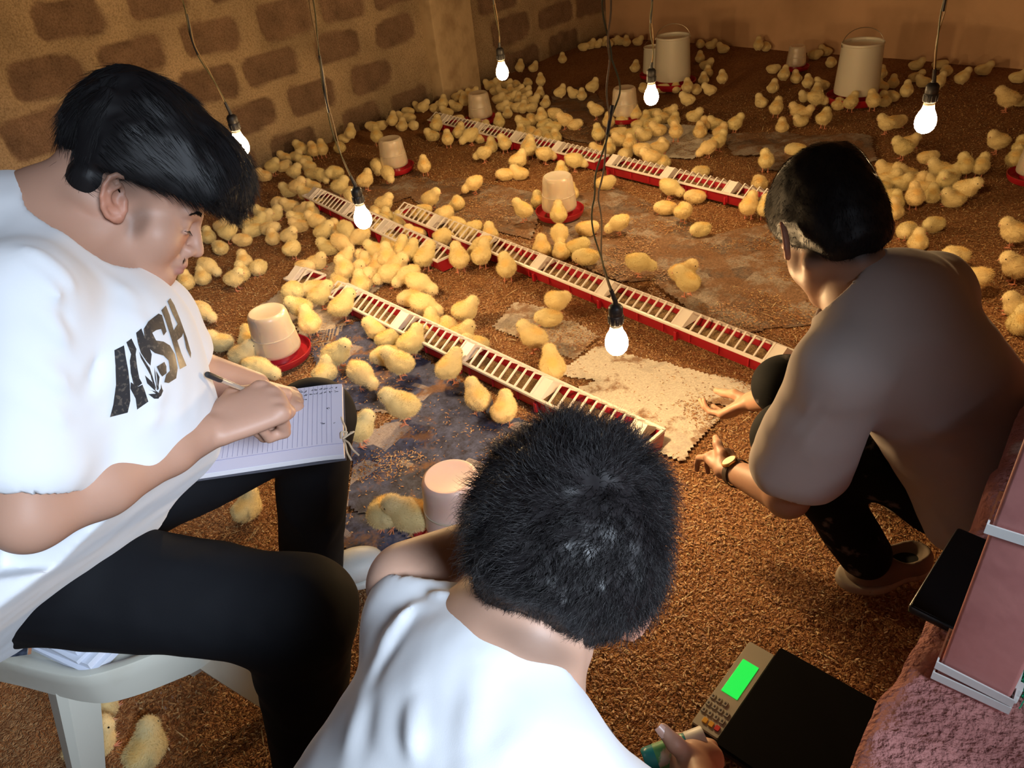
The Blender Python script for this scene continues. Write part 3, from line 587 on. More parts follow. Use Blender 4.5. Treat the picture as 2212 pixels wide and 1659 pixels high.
# ------------------------------------------------------------------ tall bucket feeders
M_bucket = mat('white_bucket', (.80, .74, .62), .3, trans=.25, sss=(.35, (.03, .02, .012), .5)); M_wire = mat('wire', (.35, .3, .22), .35, metal=.8)
bk_me = MB().lathe([(.0, .055), (.118, .055), (.128, .06), (.130, .075), (.129, .10), (.118, .335), (.1205, .337), (.1215, .345), (.119, .35), (.114, .348), (.113, .335), (.120, .12), (0, .115)], 56).mesh('bucket')
lid_me = MB().lathe([(0, .330), (.10, .332), (.113, .336), (.1135, .33), (0, .325)], 48).mesh('lid')
bt_me = MB().lathe([(0, .002), (.155, .002), (.165, .012), (.172, .045), (.168, .047), (.158, .016), (.13, .012), (.10, .03), (.085, .055), (0, .055)], 56).mesh('tray')
def bucket(uv, words, s=1.0, tilt=1):
    g = at_z(*uv, 0); g[2] = float(litter_height(np.array(g[0]), np.array(g[1]))) + .012; t = empty('bucket_feeder', g, random.uniform(-.3, .3), words, 'feeder', 'tall white bucket feeders'); t.scale = (s,) * 3
    obj('bucket', bk_me, None if bk_me.materials else M_bucket, t); obj('lid', lid_me, None if lid_me.materials else M_bucket, t); obj('tray', bt_me, None if bt_me.materials else M_red, t)
    a = np.linspace(0, math.pi, 24); b = MB(); b.tube(np.stack([-.119 * np.cos(a), .035 * np.sin(a) * tilt, .335 + .085 * np.sin(a)], 1), .0022, 8)
    for s_ in (-1, 1): b.box((s_ * .121, 0, .335), (.008, .014, .014), None, .002)
    b.build('handle', M_wire, t); return t
bucket((1452, 186), 'tall white bucket feeder near the middle of the back wall', .98)
bucket((1845, 222), 'tall white bucket feeder on the right with a raised wire handle', 1.0)
bucket((1412, 168), 'narrow glimpse of a bucket feeder behind the middle bucket', .62)

# ------------------------------------------------------------------ trough feeders: red tray, white slatted cover, feed inside
M_cover = mat('white_cover', (.78, .72, .66), .4); M_feed = litter_mat('feed', (.25, .15, .07), (.36, .22, .10), (.5, .34, .17), 1.6)
def trough(uv0, uv1, words, phase=.0, sec=.375, z=.035):
    a = at_z(*uv0, z); b_ = at_z(*uv1, z); a[2] = b_[2] = 0; L = float(np.linalg.norm(b_ - a)); ang = math.atan2(b_[1] - a[1], b_[0] - a[0])
    t = empty('trough_feeder', (a[0], a[1], .004), ang, words, 'feeder', 'long red and white trough feeders'); w = .056; hh = .052
    b = MB(); b.sm = False
    for s_ in (-1, 1):
        b.add([(0, s_ * .042, 0), (L, s_ * .042, 0), (L, s_ * w, hh), (0, s_ * w, hh), (0, s_ * .039, .003), (L, s_ * .039, .003), (L, s_ * (w - .003), hh), (0, s_ * (w - .003), hh)], [(0, 1, 2, 3), (7, 6, 5, 4), (3, 2, 6, 7)])
        nl = int(L / .12)
        for k in range(nl): b.box((.06 + k * .12, s_ * .0545, .03), (.006, .006, .034), None, .0)
    b.box((L / 2, 0, .002), (L, .084, .004))
    for x in (0, L): b.add([(x, -.042, 0), (x, .042, 0), (x, w, hh), (x, -w, hh)], [(0, 1, 2, 3)]); b.add([(x + .003, -.042, 0), (x + .003, .042, 0), (x + .003, w, hh), (x + .003, -w, hh)], [(3, 2, 1, 0)])
    for k in range(int(L / sec) + 1):
        x = phase + k * sec
        if 0 < x < L: b.box((x, -.056, .018), (.012, .014, .036), None, .002); b.box((x, .056, .018), (.012, .014, .036), None, .002)
    b.build('tray', M_red, t, smooth=False)
    fy = np.linspace(-.044, .044, 9); fx = np.linspace(.004, L - .004, max(int(L / .012), 4)); X, Y = np.meshgrid(fx, fy, indexing='ij'); P = np.stack([X, Y, 0 * X], -1).reshape(-1, 3)
    Z = .031 + .007 * vnoise(P + [uv0[0], 0, 0], 22, 81) + .004 * vnoise(P, 70, 82) - .25 * Y.ravel() ** 2; Yw = Y.ravel() * (.75 + Z * 6 * .9); i = np.arange(len(P)).reshape(X.shape)
    tag(obj('feed', mesh_np('feed', np.stack([X.ravel(), np.clip(Yw, -.044, .044), Z], 1), np.stack([i[:-1, :-1], i[1:, :-1], i[1:, 1:], i[:-1, 1:]], -1).reshape(-1, 4)), M_feed, t), kind='stuff')
    b = MB(); b.sm = False
    for s_ in (-1, 1): b.box((L / 2, s_ * (w + .001), hh + .004), (L + .006, .011, .009), None, .002)
    for x in (0.002, L - .002): b.box((x, 0, hh + .004), (.010, 2 * w, .009), None, .002)
    rx, rz = .004, .094; xs = []; x = phase % sec - sec
    ridge = .010
    while x < L:
        lo, hi = max(x + .022, .012), min(x + sec - .022, L - .012)
        if hi - lo > .03:
            m = max(int(round((hi - lo) / .038)), 2)
            xs += list(np.linspace(lo, hi, m + 1))
        if -.01 < x < L + .01 or True:
            for (q0, q1) in ((max(x - .022, 0), min(x + .022, L)),):
                if q1 - q0 > .008:
                    for off in (0, ):
                        b.add([(q0, -w, hh + .005), (q1, -w, hh + .005), (q1, ridge, rz), (q0, ridge, rz), (q0, w, hh + .005), (q1, w, hh + .005)], [(0, 1, 2, 3), (3, 2, 5, 4)])
                        b.add([(q0, -w, hh + .002), (q1, -w, hh + .002), (q1, ridge, rz - .003), (q0, ridge, rz - .003), (q0, w, hh + .002), (q1, w, hh + .002)], [(3, 2, 1, 0), (4, 5, 2, 3)])
                    for qq in (q0, q1): b.add([(qq, -w, hh + .005), (qq, ridge, rz), (qq, w, hh + .005), (qq, w, hh - .002), (qq, -w, hh - .002)], T=[(0, 4, 1), (1, 4, 3), (1, 3, 2), (1, 4, 0), (3, 4, 1), (2, 3, 1)])
        x += sec
    for x in xs: b.bar((x, -w, hh + .006), (x, ridge, rz), .006, .005); b.bar((x, ridge, rz), (x, w, hh + .006), .006, .005)
    b.build('slatted_cover', M_cover, t, smooth=False); return t, a, b_
TR = [((872, 462), (1716, 798), 'longest trough feeder, running from the left bulb to below the squatting person', .30),
      ((676, 425), (970, 566), 'short trough feeder passing behind the left bulb, its red end beside the longest one', .05),
      ((730, 636), (1410, 965), 'trough feeder nearest the camera, running behind the curly-haired head', .10),
      ((940, 262), (1300, 352), 'trough feeder below the farthest bulb, ending at the two-strand cord', .12),
      ((1322, 358), (1690, 446), 'trough feeder running behind the black-haired head at the right', .02),
      ((640, 601), (684, 617), 'stub of a trough feeder under the chicks left of the near feeder', .03)]
TROUGHS = [trough(*a) for a in TR]

# ------------------------------------------------------------------ digital scale
def obox(p0, p1, p2):
    """frame from three floor points: p0 corner, p1 along x, p2 along y"""
    x = np.array(p1) - p0; x[2] = 0; lx = np.linalg.norm(x); x /= lx; y = np.array([-x[1], x[0], 0]); ly = abs((np.array(p2) - p0) @ y); s = np.sign((np.array(p2) - p0) @ y); return x, y * s, lx, ly
M_scale = mat('black_scale_plate', (.003, .003, .0032), .7, spec=.06); M_chrome = mat('scale_console', (.66, .64, .54), .28, metal=.5); M_key = mat('grey_key', (.35, .33, .28), .5); M_keyo = mat('orange_key', (.7, .38, .03), .5); M_keyr = mat('red_key', (.55, .03, .03), .5); M_lcd = mat('green_display', (.02, .5, .1), .3, emit=((.012, .80, .075), .9)); M_ink = mat('dark_ink', (.03, .03, .04), .6)
c0 = at_z(1488, 1558, .05); c1 = at_z(1614, 1378, .06); sx, sy, lx, ly = obox(c0, c1, at_z(1536, 1546, .05)); ang = math.atan2(sx[1], sx[0]); fl = np.sign(np.cross(sx, sy)[2])
t = empty('digital_scale', (c0[0], c0[1], 0), ang, 'black digital weighing scale with green lit display on the litter', 'scale')
cw = .058
b = MB(); b.box((lx / 2, fl * (.012 + cw / 2), .026), (lx + .004, cw + .012, .046), None, .006); b.box((lx / 2, fl * .17, .022), (lx - .006, .24, .036), None, .01); b.build('base', M_black, t)
b = MB(); b.box((lx / 2, fl * (.006 + cw / 2), .051), (lx, cw, .008), None, .0035); b.build('console', M_chrome, t)
b = MB(); b.box((lx / 2 + .004, fl * (.05 + .145 + .015), .056), (lx + .035, .29, .012), None, .01); b.build('weighing_plate', M_scale, t)
b = MB(); b.box((lx * .60, fl * (.006 + cw / 2), .0555), (.092, .036, .002), None, .001); b.build('display', M_lcd, t)
for r in range(4):
    for c_ in range(4):
        if r == 3 and c_ == 3: continue
        if r == 0 and c_ < 1: continue
        kc = M_key if c_ or True else M_key
        if r == 0: kc = M_keyr if c_ == 3 else M_keyo
        b = MB(); b.box((.018 + r * .0185, fl * (.012 + c_ * .0135), .0565), (.012, .0095, .004), None, .0015); ko = b.build('key', kc, t)
        if r: bb = MB(); bb.box((.018 + r * .0185, fl * (.012 + c_ * .0135), .0587), (.0045, .003, .0006)); bb.build('digit', M_ink, ko)

# ------------------------------------------------------------------ red ledge, post, ties, phone, net
M_redwall, n_, b_ = nt('red_rough_concrete'); N = n_.nodes; Lk = n_.links; tc = N.new('ShaderNodeTexCoord'); b_.inputs['Roughness'].default_value = .8
t1 = N.new('ShaderNodeTexNoise'); t1.inputs['Scale'].default_value = 9; t1.inputs['Detail'].default_value = 8; Lk.new(tc.outputs['Object'], t1.inputs['Vector']); cr = N.new('ShaderNodeValToRGB'); Lk.new(t1.outputs['Fac'], cr.inputs[0])
cr.color_ramp.elements[0].position = .3; cr.color_ramp.elements[0].color = (.38, .145, .13, 1); cr.color_ramp.elements[1].position = .62; cr.color_ramp.elements[1].color = (.56, .235, .21, 1); e = cr.color_ramp.elements.new(.70); e.color = (.70, .52, .50, 1)
t2 = N.new('ShaderNodeTexNoise'); t2.inputs['Scale'].default_value = 110; t2.inputs['Detail'].default_value = 6; Lk.new(tc.outputs['Object'], t2.inputs['Vector']); bp = N.new('ShaderNodeBump'); bp.inputs['Strength'].default_value = 1.0; bp.inputs['Distance'].default_value = .012; Lk.new(t2.outputs['Fac'], bp.inputs['Height']); Lk.new(bp.outputs['Normal'], b_.inputs['Normal']); Lk.new(cr.outputs[0], b_.inputs['Base Color'])
e0 = np.array([.215, .300, 0]); e1 = np.array([1.55, 1.645, 0]); dl = (e1 - e0) / np.linalg.norm(e1 - e0); nl = np.array([dl[1], -dl[0], 0]); Ll = np.linalg.norm(e1 - e0); LZ = .70
nu, nw = 300, 46; U_, Wd = np.meshgrid(np.linspace(0, Ll, nu), np.linspace(0, .30, nw), indexing='ij'); prof = []
P = np.stack([U_.ravel(), Wd.ravel(), 0 * U_.ravel()], 1); edge = np.clip((.02 - Wd.ravel()) / .02, 0, 1); wv = .010 * vnoise(P * [1, 0, 0], 14, 91) + .005 * vnoise(P * [1, 0, 0], 60, 92)
Zt = LZ - .012 * edge ** 2 + .0035 * fbm(P, 30, 3, 93) + .0015 * fbm(P, 130, 2, 96)
V = e0 + dl * P[:, :1] + nl * (P[:, 1] + wv * np.clip(1 - P[:, 1] / .1, 0, 1))[:, None]; V[:, 2] = Zt
i = np.arange(nu * nw).reshape(nu, nw); F = [np.stack([i[:-1, :-1], i[:-1, 1:], i[1:, 1:], i[1:, :-1]], -1).reshape(-1, 4)]
low = V[i[:, 0]].copy(); low[:, 2] = -.05; low2 = V[i[:, -1]].copy(); low2[:, 2] = -.05; n0 = len(V); V = np.concatenate([V, low, low2]); a = np.arange(nu - 1)
F.append(np.stack([i[:-1, 0], i[1:, 0], n0 + a + 1, n0 + a], 1)); F.append(np.stack([i[1:, -1], i[:-1, -1], n0 + nu + a, n0 + nu + a + 1], 1)); F.append(np.array([[i[0, 0], n0, n0 + nu, i[0, -1]], [i[-1, 0], i[-1, -1], n0 + 2 * nu - 1, n0 + nu - 1]]))
tag(obj('wall_front', mesh_np('wall_front', V, np.concatenate(F)), M_redwall), kind='structure')
M_post = mat('painted_post', (.60, .25, .225), .55, noise=(18, (.50, .195, .18), .45, .7), bump=(40, .25, .003)); M_tie = mat('white_strap', (.75, .76, .74), .4)
pc = at_z(2018, 1470, LZ); pr = at_z(2168, 1540, LZ); px = pr - pc; px[2] = 0; pw = np.linalg.norm(px); px /= pw; py = np.array([-px[1], px[0], 0]); py = py if py @ (EYE - pc) < 0 else -py
pcen = pc + px * pw / 2 + py * .022; Rp = np.array([px, py * np.sign(np.cross(px, py)[2]), [0, 0, 1]]).T
t = empty('wooden_post', (pcen[0], pcen[1], LZ), math.atan2(px[1], px[0]), 'dull red painted wooden post standing on the rough ledge', 'post')
b = MB(); b.box((0, 0, .42), (pw, .044, .86), None, .004); b.build('post', M_post, t)
def band(name, z, tilt, m, par, w=.0115, tail=False):
    hw, hd = pw / 2 + .0022, .0245; n = 40; a = np.linspace(0, 2 * math.pi, n, endpoint=False); r = .006; V = []
    for q in a:
        c, s = math.cos(q), math.sin(q); x = math.copysign(min(abs(c) * 1.6, 1), c) * hw; y = math.copysign(min(abs(s) * 1.6, 1), s) * hd; V.append((x, y, z + tilt * x))
    V = np.array(V); out = np.concatenate([V + [0, 0, -w / 2], V + [0, 0, w / 2], V * [1.05, 1.07, 1] + [0, 0, w / 2], V * [1.05, 1.07, 1] + [0, 0, -w / 2]]); Q = []
    for k in range(4):
        for i in range(n): j = (i + 1) % n; kk = (k + 1) % 4; Q.append((k * n + i, kk * n + i, kk * n + j, k * n + j))
    b = MB(); b.add(out, Q)
    return b.build(name, m, par)
for z, tl, words in ((.012, -.0, 'lower white strap tied round the foot of the red post'), (.028, -.08, 'upper white strap tied round the foot of the red post'), (.245, .05, 'white strap round the red post, higher up at the picture edge')):
    e_ = empty('strap', (pcen[0], pcen[1], LZ), math.atan2(px[1], px[0]), words, 'strap', 'white straps on the post'); band('band', z, tl, M_tie, e_); b = MB(); b.box((pw / 2 + .004, -.004, z + tl * pw / 2), (.008, .012, .011), None, .002); b.build('buckle', M_tie, e_)
# phone lying on the ledge behind the post
p1, p2, p3 = at_z(1960, 1312, LZ + .012), at_z(2088, 1106, LZ + .012), at_z(2085, 1366, LZ + .012); x, y, lx, ly = obox(p1, p2, p3); fl = np.sign(np.cross(x, y)[2])
t = empty('phone', (p1[0], p1[1], LZ + .003), math.atan2(x[1], x[0]), 'black glossy phone lying on the red ledge behind the post', 'phone'); M_phone = mat('phone_glass', (.004, .004, .005), .12, spec=.3); M_edge = mat('phone_edge', (.02, .025, .03), .3, metal=.4)
b = MB(); b.box((.082, fl * .04, .006), (.164, .080, .011), None, .005); b.build('case', M_edge, t); b = MB(); b.box((.082, fl * .04, .0118), (.158, .075, .0014), None, .0007); b.build('screen', M_phone, t)
# green net tied beside the post
M_net = mat('green_net', (.0, .42, .20), .5); b = MB(); nn = at_z(2212, 1480, LZ); r_ = np.random.default_rng(4)
for k in range(420):
    a = nn + np.array([np.clip(r_.normal(.014, .014), -.01, .05), r_.normal(-.002, .010), abs(r_.normal(0, .018)) + .004]); pts = [a]; d = r_.normal(0, 1, 3)
    for q in range(5): d = d + r_.normal(0, .9, 3); pts.append(pts[-1] + d / np.linalg.norm(d) * .0045)
    pts = np.array(pts); pts[:, 2] = np.maximum(pts[:, 2], LZ + .003); b.tube(pts, .0008, 3, cap=False)
tag(b.build('green_netting', M_net), 'bright green netting bunched beside the foot of the red post', 'netting')

# ------------------------------------------------------------------ chair and papers
M_chair = mat('aged_white_plastic', (.56, .55, .48), .45, noise=(5, (.42, .38, .30), .5, .75))
out = [(-1.22, 1.02), (-1.10, .935), (-.976, .885), (-.88, .848), (-.83, .832), (-.79, .826), (-.74, .834), (-.69, .850), (-.636, .873), (-.612, .905), (-.63, .955), (-.69, 1.01), (-.78, 1.06), (-.88, 1.11), (-.98, 1.16), (-1.08, 1.19), (-1.17, 1.17), (-1.22, 1.12)]
cc = np.mean(out, 0); O = sag([*[(x, y, 0) for x, y in out], (*out[0], 0)], 4)[:-1][:, :2]; SZ = .425
t = empty('plastic_chair', (cc[0], cc[1], 0), 0, 'aged white plastic chair the writing person sits on', 'chair')
def ringm(rings, closed_top=True):
    n = len(O); V = []; Q = []
    for (off, z) in rings: V += [(*(cc * 0 + (p - cc) * (1 + off / np.linalg.norm(p - cc))), z) for p in O]
    for k in range(len(rings) - 1):
        for i in range(n): j = (i + 1) % n; Q.append((k * n + i, k * n + j, (k + 1) * n + j, (k + 1) * n + i))
    return V, Q, n
b = MB(); V, Q, n = ringm([(-.03, .337), (-.012, .336), (-.004, .340), (-.003, .39), (.0, SZ - .004), (-.002, SZ), (-.012, SZ + .001), (-.022, SZ - .002), (-.032, SZ - .014), (-.05, SZ - .018)]); b.add(V, Q); b.NG.append(list(range(9 * n, 10 * n))); b.MG.append(0)
b.build('seat', M_chair, t)
def leg(x0, y0, x1, y1, w=.05):
    b = MB(); dx = np.array([x1 - x0, y1 - y0]); a = np.array([(x0 - cc[0]) * .985, (y0 - cc[1]) * .985, .372]); c_ = np.array([x1 - cc[0], y1 - cc[1], .004]); 
    out_ = np.array([x0 - cc[0], y0 - cc[1], 0]); out_ /= np.linalg.norm(out_); sd = np.cross(out_, [0, 0, 1]); d = c_ - a
    V = []; 
    for p, ww in ((a, .052), (a + d * .5, .042), (c_, .03)):
        for (s, o) in ((-1, -.7), (-.2, .12), (.2, .12), (1, -.7), (.9, -.85), (.15, -.02), (-.15, -.02), (-.9, -.85)): V.append(p + sd * s * ww + out_ * o * ww * 1.1)
    Q = [(k * 8 + i, k * 8 + (i + 1) % 8, (k + 1) * 8 + (i + 1) % 8, (k + 1) * 8 + i) for k in range(2) for i in range(8)]; b.add(V, Q); b.NG.append(list(range(16, 24))); b.MG.append(0); return b.build('leg', M_chair, t)
leg(-.88, .868, -.955, .79); leg(-.68, .98, -.58, 1.0); leg(-.86, 1.07, -.80, 1.13); leg(-1.12, 1.13, -1.2, 1.20)
b = MB(); a = np.linspace(-.9, .9, 13); bp_ = np.array([(-1.20 - cc[0] - .06 * math.cos(q), 1.09 - cc[1] + .24 * math.sin(q), 0) for q in a]); V = []
for z in (.40, .55, .7, .80): V += [tuple(p + [-.10 * (z - .4) / .4, 0, z]) for p in bp_]
V += [(p[0] + .008, p[1], p[2]) for p in V]; m = len(bp_); Q = [(k * m + i, k * m + i + 1, (k + 1) * m + i + 1, (k + 1) * m + i) for k in range(3) for i in range(m - 1)]; Q += [tuple(4 * m + q for q in reversed(f)) for f in Q]; b.add(V, Q); b.build('backrest', M_chair, t)
# stack of papers between the thighs and the seat
M_paper = mat('blueish_paper', (.62, .66, .76), .7); M_pedge, n_, b_ = nt('paper_edges'); N = n_.nodes; wv = N.new('ShaderNodeTexWave'); wv.bands_direction = 'Z'; wv.inputs['Scale'].default_value = 170; wv.inputs['Distortion'].default_value = 2; tc = N.new('ShaderNodeTexCoord'); cr = N.new('ShaderNodeValToRGB'); n_.links.new(tc.outputs['Object'], wv.inputs['Vector']); n_.links.new(wv.outputs['Fac'], cr.inputs[0]); n_.links.new(cr.outputs[0], b_.inputs['Base Color'])
cr.color_ramp.elements[0].color = (.32, .37, .52, 1); cr.color_ramp.elements[1].color = (.66, .69, .78, 1); cr.color_ramp.elements[0].position = .05; cr.color_ramp.elements[1].position = .3
qa = at_z(190, 1460, .43); px_ = np.array([-.87, .49, 0]); px_ /= np.linalg.norm(px_); pn_ = np.array([-px_[1], px_[0], 0]); pn_ = -pn_ if pn_[1] < 0 else pn_
zc = SZ - .014; k = 0
for (dz, dx, dy, rz_, w_, l_) in ((.013, 0, 0, 0, .28, .19), (.015, .012, .003, .04, .28, .19), (.009, .02, .006, -.03, .27, .185), (.011, .034, .004, .05, .28, .19)):
    c_ = qa + px_ * (w_ / 2 + .002 + dx) + pn_ * (l_ / 2 + .004 + dy); o = empty('paper_stack', (c_[0], c_[1], zc), math.atan2(px_[1], px_[0]) + rz_, ['bottom', 'second from bottom', 'third from bottom', 'topmost'][k] + ' white printed booklet in the pile on the plastic chair', 'booklet', 'booklets under the sitting person')
    b = MB(); b.box((0, 0, dz / 2), (w_, l_, dz - .001), None, .001); b.build('pages', M_pedge, o); b = MB(); b.box((0, 0, dz), (w_ + .001, l_ + .001, .0008)); b.build('cover', M_paper, o); TOPB = o; zc += dz + .0006; k += 1
M_print = mat('cover_picture', (.03, .035, .055), .5, noise=(30, (.16, .2, .28), .5, .7)); M_orange = mat('cover_orange', (.5, .22, .12), .5)
def on_top(name, quad, m):
    V = [at_z(u, v, zc + .0008) for u, v in quad]; b = MB(); b.add(V, [tuple(range(4))]); V2 = [np.array(v) - [0, 0, .0006] for v in V]; b.add(V2, [(3, 2, 1, 0)]); return keep_world(b.build(name, m, smooth=False), TOPB)
on_top('cover_picture', [(15, 1420), (26, 1364), (62, 1368), (58, 1414)], M_print); on_top('cover_stripe', [(60, 1414), (64, 1368), (71, 1369), (67, 1412)], M_orange)
def text_flat(name, s, m, parent, o, x, y, size, ext=.0003):
    """lettering as a thin mesh, laid in the plane x,y at o"""
    c = bpy.data.curves.new(name, 'FONT'); c.body = s; c.size = size; c.extrude = ext; c.align_x = 'LEFT'; tmp = bpy.data.objects.new(name, c); C.objects.link(tmp); dg = bpy.context.evaluated_depsgraph_get(); me = bpy.data.meshes.new_from_object(tmp.evaluated_get(dg)); bpy.data.objects.remove(tmp)
    z = np.cross(x, y); n = len(me.vertices); V = np.empty(n * 3, np.float32); me.vertices.foreach_get('co', V); V = V.reshape(-1, 3); V = np.asarray(o) + V[:, :1] * np.asarray(x) + V[:, 1:2] * np.asarray(y) + V[:, 2:3] * z; me.vertices.foreach_set('co', V.astype(np.float32).ravel()); me.materials.clear(); me.update()
    ob = obj(name, me, m); return keep_world(ob, parent) if parent is not None else ob
tx = at_z(88, 1395, zc) - at_z(88, 1372, zc); tx /= np.linalg.norm(tx); ty = np.cross([0, 0, 1.], tx)
text_flat('lettering', 'ZO', M_ink, TOPB, at_z(92, 1372, zc + .001), tx, ty, .02)
text_flat('lettering', 'NZN', M_ink, TOPB, at_z(104, 1362, zc + .001), tx, ty, .012)
# ------------------------------------------------------------------ people
def V3(*a): return np.array(a, float)
def unit(v): v = np.asarray(v, float); return v / np.linalg.norm(v)
M_skin = mat('skin', (1, 1, 1), .5, spec=.35, attr='Col', sss=(.12, (.02, .008, .004), .3), bump=(260, .08, .001))
M_hair = mat('black_hair', (.008, .0072, .008), .48, spec=.2)
M_white_tee = mat('white_tee', (.70, .72, .76), .9, spec=.15, sheen=.15, bump=(900, .12, .0006)); M_taupe_tee = mat('washed_tee', (.42, .37, .35), .9, spec=.15, sheen=.15, bump=(900, .12, .0006))
M_trouser = mat('black_trousers', (.0065, .007, .009), .8, spec=.12, sheen=.0, bump=(500, .2, .0006))
H_BODY = .0055 if DEV else .0034; H_CLOTH = .008 if DEV else .005

def head(f, R, o, col, chub=1.0, ears=(1, 1), neck_to=None, neck_r=(.056, .066), face=True, eo=(0, 0), lip=(.40, .16, .12), s=1.0):
    """R columns forward,left,up; o = middle between the ear canals"""
    g = lambda x, y, z: o + R @ (np.array([x, y, z]) * s)
    E = lambda c, r, k=.02, op='u', cc=None, RR=None: f.ell(g(*c), np.array(r) * s, R if RR is None else R @ RR, k * s, op, cc)
    K = lambda a, b, ra, rb=None, k=.012, op='u', cc=None: f.cap(g(*a), g(*b), ra * s, (ra if rb is None else rb) * s, k * s, op, cc)
    E((.0, 0, .048), (.098, .077, .084)); E((.045, 0, .045), (.057, .062, .058)); E((.042, 0, -.012), (.058, .058, .068)); c = chub
    E((.040, 0, -.055), (.052, .056 * c, .044)); 
    for y in (-1, 1):
        E((.058, y * .034 * c, -.026), (.034, .030 * c, .036)); K((.0, y * .052, -.045), (.072, y * .016, -.088), .02 * c, .017 * c, .02)
    E((.083, 0, -.083), (.021, .023, .017), .02)
    if chub > 1: E((.035, 0, -.085), (.05, .045, .022), .03)
    if face:
        for y in (-1, 1):
            E((.099, y * .034, .008), (.013, .019, .011), .012, 's'); E((.0835, y * .032, .006), (.0135, .0165, .0125), .004)
            K((.0985, y * .010, .024), (.086, y * .048, .026), .0085, .007, .012); E((.0945, y * .036, -.004), (.004, .014, .003), .004)
        K((.098, 0, .016), (.114, 0, -.018), .0075, .0095, .012); E((.117, 0, -.028), (.012, .0125, .0105), .008)
        for y in (-1, 1): E((.107, y * .0145, -.032), (.0105, .0075, .0085), .006); E((.114, y * .0075, -.0395), (.004, .0035, .003), .003, 's')
        E((.100, 0, -.052), (.013, .026, .011), .012)
        E((.1055, 0, -.0565), (.009, .021, .0055), .005, 'u', lip); E((.1035, 0, -.0665), (.0095, .019, .0062), .005, 'u', lip); K((.114, -.018, -.0615), (.114, .018, -.0615), .0016, None, .004, 's')
    for y, on in ((-1, ears[0]), (1, ears[1])):
        if not on: continue
        ec = tuple(np.array(col) * [1.08, .86, .80]); th = 15
        RR = rot((0, 1, 0), -th) @ rot((0, 0, 1), -y * 24)
        q = lambda x, yy, z: tuple(np.array([-.010, y * (.0765 + eo[0]), .006 - eo[1]]) + RR @ np.array([x, y * yy, z]))
        f.ell(g(*q(-.002, .008, .0)), np.array((.017, .0052, .028)) * s, R @ RR, .004, 'u', ec)
        f.ell(g(*q(.002, .013, .002)), np.array((.0115, .0065, .019)) * s, R @ RR, .004, 's', None)
        a = np.linspace(-.25 * math.pi, 1.22 * math.pi, 10)
        pts = [g(*q(-.001 - .0175 * math.sin(t + .35) , .0125, .031 * math.cos(t + .35) * 1.0 + .001)) for t in a]
        f.chain(pts, [.0036 * s] * 10, .003, 'u', ec); f.chain([g(*q(.004, .012, .017)), g(*q(-.008, .0125, .008)), g(*q(-.009, .012, -.008)), g(*q(.002, .011, -.015))], [.0028 * s] * 4, .0035, 'u', ec)
        f.ell(g(*q(.006, .009, -.026)), np.array((.0085, .0048, .010)) * s, R @ RR, .005, 'u', ec); f.ell(g(*q(.0125, .009, -.006)), np.array((.005, .005, .0075)) * s, R @ RR, .006, 'u', ec)
    if neck_to is not None: f.cap(g(-.022, 0, -.025), neck_to, neck_r[0], neck_r[1], .03)
    return g

def hand(f, w, d, n, side, curl=(50, 50, 50, 50), spread=6, thumb=None, s=1.0, col=None, size=1.0, tcurl=25, bend0=None):
    """w wrist, d towards the knuckles, n back-of-hand normal, side=+1 when the thumb lies towards cross(n,d) * side"""
    d = unit(d); n = unit(n - d * (n @ d)); t = np.cross(n, d) * side; z = size
    for i, y in enumerate((.026, .009, -.009, -.025)): f.ecap(w + d * .012 * z + t * y * .55 * z, w + d * (.088 - abs(i - 1) * .004) * z + t * y * z, .0145 * z, .0125 * z, .8, n, .010, 'u', col)
    f.ecap(w + d * .045 * z + t * .004 - n * .004, w + d * .07 * z, .026 * z, .026 * z, .5, n, .012, 'u', col)
    for i, y in enumerate((.026, .009, -.009, -.025)): f.ell(w + d * (.086 - abs(i - 1) * .004) * z + t * y * z + n * .0035 * z, np.array((.0125, .0095, .0105)) * z, None, .004, 'u', col)
    Ls = ((.042, .025, .021), (.046, .029, .022), (.043, .027, .021), (.034, .020, .018)); nails = []
    for i, y in enumerate((.026, .009, -.009, -.025)):
        p = w + d * (.088 - abs(i - 1) * .004) * z + t * y * z; a = 0; yaw = math.radians(spread * (1.5 - i)); c = curl[i] if not np.isscalar(curl) else curl; c3 = c if isinstance(c, (tuple, list)) else (c * .9, c * 1.15, c * .8)
        r = (.0098, .0088, .0078)[0] * z * (1 if i < 3 else .88); pts = [p]; rs = [r * 1.08]; dd = d
        for k in range(3):
            a += math.radians(c3[k]); dd = (d * math.cos(yaw) + t * math.sin(yaw)) * math.cos(a) - n * math.sin(a); p = p + dd * Ls[i][k] * z; pts.append(p); rs.append(r * (1 - .1 * (k + 1)))
        f.chain(pts, rs, .0035, 'u', col); nn = n * math.cos(a) + (d * math.cos(yaw) + t * math.sin(yaw)) * math.sin(a); nails.append((pts[-1] - dd * .004 * z + nn * rs[-1] * .78, dd, nn, rs[-1]))
    if thumb is None: thumb = (unit(d * .62 + t * .72 - n * .35), unit(d * .85 + t * .25 - n * .35))
    p = w + d * .018 * z + t * .018 * z - n * .006 * z; q = p + thumb[0] * .046 * z; r2 = q + thumb[1] * .034 * z; td = unit(thumb[1] + unit(-n - t * .5) * math.tan(math.radians(tcurl)) * .6); e = r2 + td * .026 * z
    f.chain([p, q, r2, e], [.017 * z, .0125 * z, .0108 * z, .0088 * z], .008, 'u', col); nn = unit(t * .5 + n * .8 - td * ((t * .5 + n * .8) @ td)); nails.append((e - td * .003 + nn * .0068 * z, td, nn, .0088 * z)); return nails
M_nail = mat('nail', (.62, .40, .33), .3)
